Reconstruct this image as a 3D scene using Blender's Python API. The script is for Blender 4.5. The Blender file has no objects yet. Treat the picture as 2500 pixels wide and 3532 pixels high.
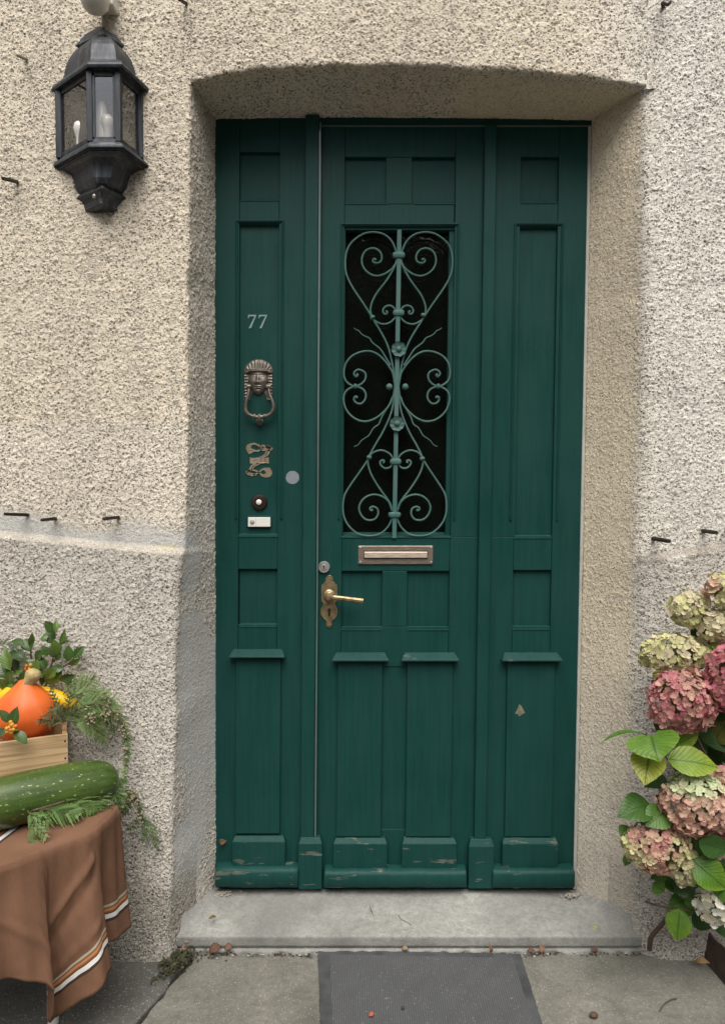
import bpy, bmesh, math, random
import numpy as np
from mathutils import Vector, Matrix

S = bpy.context.scene
COL = S.collection
R = math.radians
rng = random.Random(77)

# ------------------------------------------------------------------ camera, sky, sun, exposure
FPX = 2400.0                 # focal length in photograph pixels (photograph 2500 x 3532)
PITCH = R(1.88)
CAMY = -2.26
_sp, _cp = math.sin(PITCH), math.cos(PITCH)

def ray(x, y):
    a, b = (x - 1250.0) / FPX, -(y - 1766.0) / FPX
    return Vector((a, _cp + b * _sp, -_sp + b * _cp))

_d, _e = ray(1250, 3069), ray(1250, 3290)
CAMZ = -_e.z * (-.204 - CAMY) / _e.y          # the pavement in front of the step is z = 0
SILL = CAMZ + _d.z * (0 - CAMY) / _d.y - .001
CAM = Vector((0, CAMY, CAMZ))

def P(x, y, Y=0.0):
    """point of the plane y = Y behind a photograph pixel"""
    d = ray(x, y)
    return CAM + d * ((Y - CAMY) / d.y)

def G(x, y, z=0.0):
    """point of the horizontal plane at height z behind a photograph pixel"""
    d = ray(x, y)
    return CAM + d * ((z - CAMZ) / d.z)

def px(Y):
    """metres per photograph pixel at depth Y"""
    return (Y - CAMY) / FPX

cam = bpy.data.cameras.new('camera')
camo = bpy.data.objects.new('camera', cam)
COL.objects.link(camo)
cam.sensor_fit = 'HORIZONTAL'
cam.sensor_width = 36.0
cam.lens = 36.0 * FPX / 2500.0
cam.clip_start = 0.05
cam.clip_end = 500.0
camo.location = CAM
camo.rotation_euler = (math.pi / 2 - PITCH, 0, 0)
S.camera = camo

SUN_EL, SUN_AZ = R(60), R(179)      # azimuth measured from +y, clockwise seen from above
w = bpy.data.worlds.new('World')
S.world = w
w.use_nodes = True
nt = w.node_tree
bg = nt.nodes['Background']
sky = nt.nodes.new('ShaderNodeTexSky')
sky.sky_type = 'NISHITA'
sky.sun_disc = False
sky.sun_elevation = SUN_EL
sky.sun_rotation = SUN_AZ
sky.dust_density = 6.0
sky.air_density = 1.0
sky.ozone_density = 1.0
hs = nt.nodes.new('ShaderNodeHueSaturation')
hs.inputs['Saturation'].default_value = 0.30     # cloud cover: the sky is nearly grey
nt.links.new(sky.outputs[0], hs.inputs['Color'])
nt.links.new(hs.outputs[0], bg.inputs['Color'])
bg.inputs['Strength'].default_value = 0.065

sun = bpy.data.lights.new('sun', 'SUN')
sun.energy = 1.5
sun.angle = R(50)
sun.color = (1.0, 0.94, 0.85)
suno = bpy.data.objects.new('sun', sun)
COL.objects.link(suno)
sd = Vector((math.sin(SUN_AZ) * math.cos(SUN_EL), math.cos(SUN_AZ) * math.cos(SUN_EL), math.sin(SUN_EL)))
suno.rotation_euler = sd.to_track_quat('Z', 'Y').to_euler()

S.view_settings.view_transform = 'Standard'
S.view_settings.look = 'None'
S.view_settings.gamma = 1.0
S.view_settings.use_curve_mapping = False
S.view_settings.exposure = 1.0

# ------------------------------------------------------------------ tagging
def tag(o, label=None, cat=None, group=None, kind=None):
    if label: o['label'] = label
    if cat: o['category'] = cat
    if group: o['group'] = group
    if kind: o['kind'] = kind
    return o

def empty(name, loc, label, cat, group=None):
    o = bpy.data.objects.new(name, None)
    COL.objects.link(o)
    o.location = loc
    o.empty_display_size = 0.05
    tag(o, label, cat, group)
    return o

def link(o, parent=None):
    COL.objects.link(o)
    if parent is not None:
        o.parent = parent
        if parent.parent is None:           # parts are built in world coordinates
            o.matrix_parent_inverse = Matrix.Translation(-parent.location)
    return o

# ------------------------------------------------------------------ mesh collecting
SH = 0.00944                 # the old door set leans a little
def shear(v):
    return Vector((v[0] + SH * (v[2] - CAMZ), v[1], v[2]))
def U(x, y, Y=0.0):
    p = P(x, y, Y)
    return p.x - SH * (p.z - CAMZ)
def Zp(y, Y=0.0):
    return P(1250, y, Y).z

class MB:
    def __init__(s):
        s.v, s.f, s.uv, s.c = [], [], [], []
    def add(s, vs, fs, uv=None, col=None):
        o = len(s.v)
        s.v += [tuple(v) for v in vs]
        s.f += [tuple(i + o for i in f) for f in fs]
        s.uv += uv if uv else [(0.0, 0.0)] * len(vs)
        s.c += col if isinstance(col, list) else [col or (1, 1, 1)] * len(vs)
        return s
    def box(s, x0, x1, y0, y1, z0, z1):
        vs = [(x, y, z) for z in (z0, z1) for y in (y0, y1) for x in (x0, x1)]
        return s.add(vs, [(0, 2, 3, 1), (4, 5, 7, 6), (0, 1, 5, 4), (2, 6, 7, 3), (0, 4, 6, 2), (1, 3, 7, 5)])
    def prism_x(s, x0, x1, prof):
        """profile of (y, z) points, counter-clockwise seen from +x, swept along x"""
        n = len(prof)
        vs = [(x0, y, z) for y, z in prof] + [(x1, y, z) for y, z in prof]
        fs = [(i, (i + 1) % n, n + (i + 1) % n, n + i) for i in range(n)]
        fs += [tuple(range(n))[::-1], tuple(range(n, 2 * n))]
        return s.add(vs, fs)
    def plate(s, poly, y0, y1, inset=0.0):
        """outline of (x, z) points extruded from y1 (back) to y0 (front)"""
        n = len(poly)
        cx = sum(p[0] for p in poly) / n; cz = sum(p[1] for p in poly) / n
        def sc(p):
            d = math.hypot(p[0] - cx, p[1] - cz) or 1
            k = max(0.0, 1 - inset / d)
            return (cx + (p[0] - cx) * k, cz + (p[1] - cz) * k)
        ym = y0 + min(abs(inset), abs(y1 - y0) * .6) * (1 if y1 > y0 else -1)
        vs = [(x, y1, z) for x, z in poly] + [(x, ym, z) for x, z in poly] + [(sc(p)[0], y0, sc(p)[1]) for p in poly]
        fs = []
        for k in (0, n):
            fs += [(k + i, k + (i + 1) % n, k + n + (i + 1) % n, k + n + i) for i in range(n)]
        fs += [tuple(range(2 * n, 3 * n)), tuple(range(n))[::-1]]
        return s.add(vs, fs)
    def tube(s, pts, rad, seg=8, flat=1.0, up=(0, 1, 0), caps=True, col=None):
        pts = [Vector(p) for p in pts]
        n = len(pts)
        rr = rad if callable(rad) else (lambda t: rad)
        o = []
        cols = []
        for i, p in enumerate(pts):
            t = (pts[min(i + 1, n - 1)] - pts[max(i - 1, 0)]).normalized()
            a = t.cross(Vector(up))
            if a.length < 1e-4: a = t.cross(Vector((1, 0, 0.3)))
            a.normalize(); b = a.cross(t).normalized()
            r = rr(i / max(1, n - 1))
            for k in range(seg):
                an = 2 * math.pi * (k + .5) / seg
                o.append(p + a * (math.cos(an) * r) + b * (math.sin(an) * r * flat))
        fs = [(i * seg + k, i * seg + (k + 1) % seg, (i + 1) * seg + (k + 1) % seg, (i + 1) * seg + k) for i in range(n - 1) for k in range(seg)]
        if caps:
            fs += [tuple(range(seg))[::-1], tuple((n - 1) * seg + k for k in range(seg))]
        return s.add(o, fs, col=col)
    def lathe(s, prof, c, axis=(0, -1, 0), seg=20, sx=1.0, sy=1.0, col=None):
        """profile of (radius, height) about the axis through c"""
        ax = Vector(axis).normalized()
        a = ax.cross(Vector((0, 0, 1)))
        if a.length < 1e-3: a = ax.cross(Vector((0, 1, 0)))
        a.normalize(); b = ax.cross(a).normalized()
        c = Vector(c); o = []
        for r, h in prof:
            for k in range(seg):
                an = 2 * math.pi * k / seg
                o.append(c + a * (math.cos(an) * r * sx) + b * (math.sin(an) * r * sy) + ax * h)
        n = len(prof)
        fs = [(i * seg + k, i * seg + (k + 1) % seg, (i + 1) * seg + (k + 1) % seg, (i + 1) * seg + k) for i in range(n - 1) for k in range(seg)]
        fs += [tuple(range(seg))[::-1], tuple((n - 1) * seg + k for k in range(seg))]
        return s.add(o, fs, col=col)
    def ball(s, c, r, seg=14, sc=(1, 1, 1), col=None):
        pr = [(r * max(.03, math.sin(math.pi * i / 8)), -r * math.cos(math.pi * i / 8)) for i in range(9)]
        m = MB().lathe(pr, (0, 0, 0), (0, 0, 1), seg)
        return s.add([(c[0] + v[0] * sc[0], c[1] + v[1] * sc[1], c[2] + v[2] * sc[2]) for v in m.v], m.f, col=col)
    def build(s, name, mat, parent=None, sheared=False, smooth=None, bevel=0.0, seg=2):
        vs = [shear(v) for v in s.v] if sheared else s.v
        me = bpy.data.meshes.new(name)
        me.from_pydata([tuple(v) for v in vs], [], s.f)
        me.materials.append(mat)
        if any(u != (0.0, 0.0) for u in s.uv):
            l = me.uv_layers.new(name='UVMap')
            li = np.empty(len(me.loops), np.int32); me.loops.foreach_get('vertex_index', li)
            l.data.foreach_set('uv', np.array(s.uv, np.float32)[li].ravel())
        if any(tuple(c) != (1, 1, 1) for c in s.c):
            a = me.color_attributes.new('col', 'FLOAT_COLOR', 'POINT')
            cc = np.ones((len(s.c), 4), np.float32); cc[:, :3] = np.array([tuple(c)[:3] for c in s.c])
            a.data.foreach_set('color', cc.ravel())
        bm = bmesh.new(); bm.from_mesh(me)
        bmesh.ops.recalc_face_normals(bm, faces=bm.faces) if smooth != 'leaf' else None
        bm.to_mesh(me); bm.free()
        if smooth:
            me.polygons.foreach_set('use_smooth', [True] * len(me.polygons))
            if smooth == 'auto':
                me.set_sharp_from_angle(angle=R(38))
        o = bpy.data.objects.new(name, me)
        link(o, parent)
        if bevel:
            md = o.modifiers.new('edge', 'BEVEL'); md.width = bevel; md.segments = seg
            md.limit_method = 'ANGLE'; md.angle_limit = R(35); md.harden_normals = False
        return o

def smooth_line(pts, n=8, closed=False):
    """Catmull-Rom through pts"""
    pts = [Vector(p) for p in pts]
    out = []
    for i in range(len(pts) - 1):
        p0, p1, p2, p3 = pts[max(i - 1, 0)], pts[i], pts[i + 1], pts[min(i + 2, len(pts) - 1)]
        for k in range(n):
            t = k / n
            out.append(0.5 * ((2 * p1) + (p2 - p0) * t + (2 * p0 - 5 * p1 + 4 * p2 - p3) * t * t + (3 * p1 - p0 - 3 * p2 + p3) * t ** 3))
    out.append(pts[-1])
    return out

# ------------------------------------------------------------------ numpy noise
def _hash(ix, iy, iz, seed):
    n = (ix.astype(np.uint32) * np.uint32(374761393) + iy.astype(np.uint32) * np.uint32(668265263)
         + iz.astype(np.uint32) * np.uint32(2246822519) + np.uint32((seed * 3266489917) & 0xffffffff))
    n = (n ^ (n >> np.uint32(13))) * np.uint32(1274126177)
    n = (n ^ (n >> np.uint32(16))) * np.uint32(2246822519)
    return ((n ^ (n >> np.uint32(15))) & np.uint32(0xffffff)).astype(np.float32) / np.float32(0xffffff)

def vnoise(p, f, seed=0):
    q = p * f + 1000.0
    i = np.floor(q).astype(np.int64); t = (q - i).astype(np.float32)
    t = t * t * t * (t * (t * 6 - 15) + 10)
    r = 0
    for dx in (0, 1):
        for dy in (0, 1):
            for dz in (0, 1):
                wt = (t[..., 0] if dx else 1 - t[..., 0]) * (t[..., 1] if dy else 1 - t[..., 1]) * (t[..., 2] if dz else 1 - t[..., 2])
                r = r + wt * _hash(i[..., 0] + dx, i[..., 1] + dy, i[..., 2] + dz, seed)
    return r

def sstep(a, b, x):
    t = np.clip((x - a) / (b - a), 0, 1)
    return t * t * (3 - 2 * t)

# ------------------------------------------------------------------ material helpers
class NT:
    def __init__(s, name):
        s.m = bpy.data.materials.new(name); s.m.use_nodes = True
        s.t = s.m.node_tree; s.b = s.t.nodes['Principled BSDF']
        s._pos = None
    def n(s, t, **kw):
        nd = s.t.nodes.new('ShaderNode' + t)
        for k, v in kw.items():
            if k in nd.inputs: s.set(nd.inputs[k], v)
            else: setattr(nd, k, v)
        return nd
    def set(s, inp, v):
        if isinstance(v, bpy.types.NodeSocket): s.t.links.new(v, inp)
        elif isinstance(v, tuple) and len(v) == 3 and inp.type == 'RGBA': inp.default_value = (*v, 1)
        else: inp.default_value = v
    def pos(s, sc=(1, 1, 1)):
        if s._pos is None: s._pos = s.n('NewGeometry').outputs['Position']
        return s.n('Mapping', Vector=s._pos, Scale=sc).outputs[0]
    def noise(s, sc, scale, detail=3, rough=.55, dist=0.0):
        return s.n('TexNoise', Vector=s.pos(sc), Scale=scale, Detail=detail, Roughness=rough, Distortion=dist).outputs[0]
    def ramp(s, f, stops, interp='LINEAR'):
        r = s.n('ValToRGB', Fac=f); cr = r.color_ramp; cr.interpolation = interp
        while len(cr.elements) < len(stops): cr.elements.new(.5)
        for e, (p, c) in zip(cr.elements, stops):
            e.position = p; e.color = (*c, 1) if isinstance(c, tuple) else (c, c, c, 1)
        return r.outputs[0]
    def mix(s, f, a, b, mode='MIX'):
        m = s.n('Mix', data_type='RGBA', blend_type=mode)
        s.set(m.inputs[0], f); s.set(m.inputs[6], a); s.set(m.inputs[7], b)
        return m.outputs[2]
    def math(s, op, a, b=0.0, c=0.0, clamp=False):
        m = s.n('Math', operation=op, use_clamp=clamp)
        s.set(m.inputs[0], a); s.set(m.inputs[1], b); s.set(m.inputs[2], c)
        return m.outputs[0]
    def bump(s, h, strength=.5, dist=.002, normal=None):
        b = s.n('Bump', Height=h, Strength=strength, Distance=dist)
        if normal is not None: s.set(b.inputs['Normal'], normal)
        return b.outputs[0]
    def out(s, color=None, rough=.5, metal=0.0, normal=None, spec=None, **kw):
        if color is not None: s.set(s.b.inputs['Base Color'], color)
        s.set(s.b.inputs['Roughness'], rough); s.set(s.b.inputs['Metallic'], metal)
        if normal is not None: s.set(s.b.inputs['Normal'], normal)
        if spec is not None: s.set(s.b.inputs['Specular IOR Level'], spec)
        for k, v in kw.items(): s.set(s.b.inputs[k.replace('_', ' ')], v)
        return s.m

def plain(name, c, rough=.6, metal=0.0, var=.15, scale=40, bump=.0, spec=None):
    k = NT(name)
    f = k.noise((1, 1, 1), scale, 4)
    col = k.ramp(f, [(.3, tuple(v * (1 - var) for v in c)), (.7, tuple(min(1, v * (1 + var)) for v in c))])
    nm = k.bump(f, bump, .002) if bump else None
    return k.out(col, rough, metal, nm, spec)

M = {}
# stucco: colour comes from the wall's own render colour, broken up by aggregate grains and by pits with their shade painted in
k = NT('roughcast')
at_ = k.n('Attribute', attribute_name='col'); a = at_.outputs['Color']; coarse = at_.outputs['Alpha']
wp0 = k.n('NewGeometry').outputs['Position']
nz_ = k.n('TexNoise', Vector=wp0, Scale=150.0, Detail=2.0).outputs['Color']
off_ = k.n('VectorMath', operation='SCALE'); k.t.links.new(k.n('VectorMath', operation='SUBTRACT').outputs[0], off_.inputs[0]); off_.inputs['Scale'].default_value = .0055
sb_ = off_.inputs[0].links[0].from_node; k.t.links.new(nz_, sb_.inputs[0]); sb_.inputs[1].default_value = (.5, .5, .5)
ad_ = k.n('VectorMath', operation='ADD'); k.t.links.new(wp0, ad_.inputs[0]); k.t.links.new(off_.outputs[0], ad_.inputs[1])
wp = ad_.outputs[0]
cover = k.ramp(k.noise((1, 1, .8), 6.5, 4, .6), [(.30, .62), (.58, 1.0)])
coarse = k.math('MULTIPLY', coarse, cover)
def stones_and_pits(scale, lo, hi, keep, seed):  # dark specks: aggregate grains, and the shade of sunken pits put into the colour
    vo = k.n('TexVoronoi', Vector=k.n('Mapping', Vector=wp, Location=(seed, seed * .7, seed * .3), Rotation=(.5, .3, .8)).outputs[0], Scale=scale, feature='F1')
    rc = k.n('SeparateColor', Color=vo.outputs['Color'])
    r_ = k.math('MULTIPLY', vo.outputs['Distance'], k.math('ADD', .75, k.math('MULTIPLY', rc.outputs[2], .7)))
    return k.math('MULTIPLY', k.ramp(r_, [(lo, 1.0), (hi, 0.0)]), k.math('GREATER_THAN', rc.outputs[0], keep)), rc.outputs[1]
s1, t1 = stones_and_pits(120.0, .27, .44, .34, 3.0)
s2, t2 = stones_and_pits(215.0, .27, .46, .30, 7.0)
g1 = k.noise((1, 1, 1), 140, 3, .65)
g2 = k.noise((1, 1, 1), 300, 2, .6)
c = k.mix(k.ramp(g1, [(.52, 0.0), (.68, .22)]), a, (.30, .265, .22))
c = k.mix(k.ramp(g2, [(.50, 0.0), (.62, .6)]), c, (.82, .77, .68))
dk = [(.0, (.050, .044, .038)), (.35, (.12, .105, .088)), (.7, (.24, .21, .175)), (.9, (.36, .32, .265)), (1.0, (.70, .66, .58))]
s1 = k.math('MULTIPLY', s1, coarse); s2 = k.math('MULTIPLY', s2, k.math('MULTIPLY_ADD', coarse, .7, .3))
c = k.mix(k.math('MULTIPLY', s2, .74), c, k.ramp(t2, dk))
c = k.mix(k.math('MULTIPLY', s1, .80), c, k.ramp(t1, dk))
big = k.noise((1, 1, .6), 2.2, 5, .6)
c = k.mix(k.ramp(big, [(.42, 0.0), (.75, .32)]), c, (.45, .415, .355))
rain = k.noise((14, 14, .9), 1, 4, .6)
c = k.mix(k.ramp(rain, [(.50, 0.0), (.75, .28)]), c, (.36, .335, .29))
hh = k.math('SUBTRACT', k.math('MULTIPLY', g1, .8), k.math('ADD', k.math('MULTIPLY', s1, .9), k.math('MULTIPLY', s2, .5)))
nm = k.bump(hh, .85, .004)
M['stucco'] = k.out(c, .95, 0, nm, .15)

def green(name, wear, gloss=.46, base=(.0060, .047, .040)):
    k = NT(name)
    st = k.noise((90, 90, 3.5), 1, 4, .6)
    bl = k.noise((1.6, 1.6, .7), 5, 6, .68)
    c0 = k.ramp(st, [(.25, tuple(v * .78 for v in base)), (.75, tuple(v * 1.25 for v in base))])
    c1 = k.mix(k.ramp(bl, [(.35, 0.0), (.68, .75)]), c0, (base[0] * 2.0, base[1] * 1.22, base[2] * 1.32))
    sp = k.noise((1, 1, 1), 260, 1)
    c1 = k.mix(k.ramp(sp, [(.75, 0.0), (.78, .4)]), c1, (.08, .14, .12))
    h = k.math('ADD', k.math('MULTIPLY', st, .6), k.math('MULTIPLY', k.noise((1, 1, .4), 30, 3), .5))
    if wear:
        wn = k.noise((9, 9, 55), 1, 5, .65, .4)
        wb = k.noise((1, 1, 1.6), 9, 3, .6)
        f = k.ramp(k.math('ADD', k.math('MULTIPLY', wn, .62), k.math('MULTIPLY', wb, .5)), [(.710 - wear * .1, 0.0), (.745 - wear * .1, .9)])
        gr = k.ramp(k.noise((12, 12, 160), 1, 3), [(.3, (.055, .072, .060)), (.7, (.17, .18, .15))])
        c1 = k.mix(f, c1, gr)
        h = k.math('SUBTRACT', h, k.math('MULTIPLY', f, .8))
    nm = k.bump(h, .5, .002)
    rg = k.ramp(bl, [(.3, gloss - .06), (.7, gloss + .14)])
    return k.out(c1, rg, 0, nm, .17)
M['green'] = green('dark_green_paint', 0)
M['green_worn'] = green('flaking_green_paint', .55)
M['green_cap'] = green('weathered_green_paint', .2, .5, (.010, .050, .044))
M['iron'] = green('painted_iron', 0, .45, (.056, .138, .124))
k = NT('dark_glass')
rip = k.noise((1, 1, .7), 26, 3, .5, .6)
M['glass'] = k.out((.004, .005, .004), .06, 0, k.bump(rip, .30, .004), .5)
k = NT('old_brass')
n1 = k.noise((1, 1, 1), 60, 4, .6); n2 = k.noise((1, 1, 1), 400, 2)
M['brass'] = k.out(k.ramp(n1, [(.3, (.20, .145, .08)), (.55, (.38, .29, .165)), (.75, (.48, .39, .24))]), k.ramp(n2, [(.3, .28), (.7, .5)]), .75, k.bump(n1, .15, .001))
k = NT('bronze_slot')
n1 = k.noise((8, 1, 60), 4, 4, .6)
M['slot'] = k.out(k.ramp(n1, [(.3, (.22, .175, .14)), (.7, (.40, .335, .28))]), .38, .6, k.bump(n1, .2, .001))
k = NT('dark_bronze')
n1 = k.noise((1, 1, 1), 90, 4, .6)
M['bronze'] = k.out(k.ramp(n1, [(.3, (.10, .086, .072)), (.7, (.22, .195, .17))]), .45, .6, k.bump(n1, .2, .001))
M['plate_bronze'] = plain('plate_bronze', (.30, .245, .175), .5, .45, .25, 120)
M['chrome'] = plain('steel', (.50, .50, .49), .28, .6, .1, 50)
M['seal'] = plain('weather_strip', (.10, .15, .14), .4, .0, .1, 30)
M['seal_pale'] = plain('pale_sealant', (.42, .43, .40), .5, 0, .15, 20)
M['number'] = plain('number_paint', (.22, .34, .33), .45, .3, .1, 80)
M['bakelite'] = plain('bakelite', (.028, .017, .014), .3, 0, .2, 60)
M['white_plastic'] = plain('white_plastic', (.78, .77, .72), .35, 0, .03, 20)
M['grey_plastic'] = plain('grey_plastic', (.36, .36, .34), .4, 0, .05, 20)
M['filler'] = plain('grey_filler', (.21, .235, .27), .7, 0, .08, 60)
M['bare_wood'] = plain('bare_wood', (.17, .165, .11), .8, 0, .3, 60)
M['black'] = plain('black_hole', (.004, .004, .004), .8, 0, 0, 10)
k = NT('lantern_metal')
n1 = k.noise((34, 34, 3), 2, 5, .7); n2 = k.noise((1, 1, 1), 8, 3)
c = k.ramp(n1, [(.34, (.018, .021, .026)), (.58, (.055, .062, .074)), (.76, (.15, .16, .17))])
M['lantern'] = k.out(c, k.ramp(n2, [(.3, .36), (.7, .6)]), .35, k.bump(n1, .15, .001))
k = NT('lantern_glass')
b = k.b
tr = k.n('BsdfTransparent', Color=(.90, .89, .86)); gl = k.n('BsdfGlossy', Color=(.9, .93, 1.0), Roughness=.04)
fr = k.n('Fresnel', IOR=1.6)
ms = k.n('MixShader'); k.set(ms.inputs[0], k.math('ADD', fr.outputs[0], .06)); k.set(ms.inputs[1], tr.outputs[0]); k.set(ms.inputs[2], gl.outputs[0])
k.t.links.new(ms.outputs[0], k.t.nodes['Material Output'].inputs['Surface'])
M['pane'] = k.m
M['bulb'] = plain('bulb_glass', (.72, .70, .66), .15, 0, .05, 20)
M['rust'] = plain('rusty_iron', (.030, .022, .018), .8, .2, .4, 120, .4)
M['rust_sheet'] = plain('rusted_sheet', (.062, .040, .031), .75, .1, .4, 30, .3)
# concrete
def concrete(name, c, speck=.35, grime=(.10, .095, .08)):
    k = NT(name)
    n0 = k.noise((1, 1, 1), 4.5, 5, .6); n1 = k.noise((1, 1, 1), 60, 4, .7); n2 = k.noise((1, 1, 1), 240, 2, .6)
    n3 = k.noise((1, 1, 1), 190, 1, .5)
    col = k.ramp(n0, [(.3, tuple(v * .62 for v in c)), (.7, tuple(v * 1.28 for v in c))])
    col = k.mix(k.ramp(n1, [(.40, 0.0), (.75, .65)]), col, grime)
    col = k.mix(k.ramp(k.noise((1, 1.6, 1), 11, 5, .7, .8), [(.50, 0.0), (.68, .45)]), col, grime)
    col = k.mix(k.ramp(n2, [(.35, .6), (.46, 0.0)]), col, tuple(v * .45 for v in c))
    col = k.mix(k.ramp(n3, [(.66, 0.0), (.72, speck)]), col, (.55, .53, .48))
    nm = k.bump(k.math('ADD', k.math('MULTIPLY', n1, .6), n2), .5, .002)
    return k.out(col, .9, 0, nm, .2)
M['step'] = concrete('step_concrete', (.31, .31, .295), .22, (.17, .17, .15))
M['slab'] = concrete('slab_concrete', (.20, .195, .170), .5)
M['asphalt'] = concrete('asphalt', (.125, .122, .112), .5, (.08, .077, .068))
M['soil'] = plain('soil', (.035, .026, .019), .95, 0, .4, 150, .6)
k = NT('mat_rubber'); n1 = k.noise((1, 1, 1), 14, 4)
M['rubber'] = k.out(k.ramp(n1, [(.3, (.036, .038, .041)), (.7, (.080, .083, .088))]), .7, 0, k.bump(n1, .2, .002))
k = NT('mat_ribs')
n1 = k.noise((1, 1, 1), 10, 4, .65); n2 = k.noise((1, 1, 1), 160, 3)
wv = k.n('TexWave', Vector=k.pos(), Scale=1.0, wave_type='BANDS', bands_direction='X'); wv.inputs['Scale'].default_value = 2 * math.pi / (20 * .0062)
wv.inputs['Distortion'].default_value = .4; wv.inputs['Detail Scale'].default_value = 60
ws = wv.outputs['Fac']
c = k.mix(k.math('MULTIPLY', ws, k.ramp(n1, [(.3, .45), (.7, 1.0)])), (.058, .060, .064), (.098, .101, .107))
c = k.mix(k.ramp(n2, [(.62, 0.0), (.75, .6)]), c, (.26, .26, .26))
M['matrib'] = k.out(c, .85, 0, k.bump(ws, .3, .0015))

# ------------------------------------------------------------------ the house wall
YW, YP = -0.205, -0.236        # plane of the wall, plane of the plinth
def xz(pts, Y):
    return [(P(x, y, Y).x, P(x, y, Y).z) for x, y in pts]
def interp(z, pts):
    pts = sorted(pts, key=lambda p: p[1])
    return np.interp(z, [p[1] for p in pts], [p[0] for p in pts])
EL_UP = xz([(655, 286), (644, 1232), (633, 1878)], YW)
EL_PL = xz([(621, 1925), (605, 2463), (586, 3290)], YP)
ER = xz([(2233, 300), (2230, 900), (2224, 1540), (2213, 1900), (2203, 2300), (2200, 2800), (2216, 3290)], YW)
DL = xz([(743, 415), (741, 3069)], 0.0)
DR = xz([(2041, 433), (1989, 3069)], 0.0)
LL = xz([(0, 1824), (620, 1884)], YW)      # ledge on the left
LR = xz([(2215, 1912), (2500, 1862)], YW)  # ledge on the right
ZS_L, ZS_R = P(655, 286, YW).z, P(2233, 300, YW).z
XL, XR = P(655, 286, YW).x, P(2233, 300, YW).x
ZB = P(1250, 413, 0.0).z                    # where the soffit meets the door
ARCH = xz([(655, 286), (700, 268), (770, 252), (860, 240), (1000, 228), (1120, 222), (1240, 221), (1390, 222), (1540, 228), (1690, 236), (1850, 247), (2000, 262), (2110, 275), (2180, 286), (2233, 300)], YW)
ZTOP, XLEFT, XRIGHT, ZBOT = 3.4, -2.3, 2.3, -0.04
ST = 0.0027

def spaced(a, b, fa, fb, st=ST):
    """from a to b: coarse outside [fa, fb], step st inside"""
    out = []
    if a < fa: out += list(np.linspace(a, fa, max(2, int((fa - a) / .04)), endpoint=False))
    out += list(np.arange(fa, fb, st))
    if b > fb: out += list(np.linspace(fb, b, max(2, int((b - fb) / .04))))
    else: out += [b]
    return np.array(out)

def ledge_z(x):
    zl = np.interp(x, [p[0] for p in LL], [p[1] for p in LL])
    zr = np.interp(x, [p[0] for p in LR], [p[1] for p in LR])
    return np.where(x < 0, zl, zr)
def front_y(x, z):
    lz = ledge_z(x)
    t = sstep(.004, .026, lz - z)
    on = np.where(x < 0, 1.0, sstep(ER_X0 + .005, ER_X0 + .10, x))
    lump = .006 * (vnoise(np.stack([x, z * 0, z], -1), 5, 3) - .5)
    return YW + (YP - YW) * t * on + lump
ER_X0 = P(2200, 1900, YW).x

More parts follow.
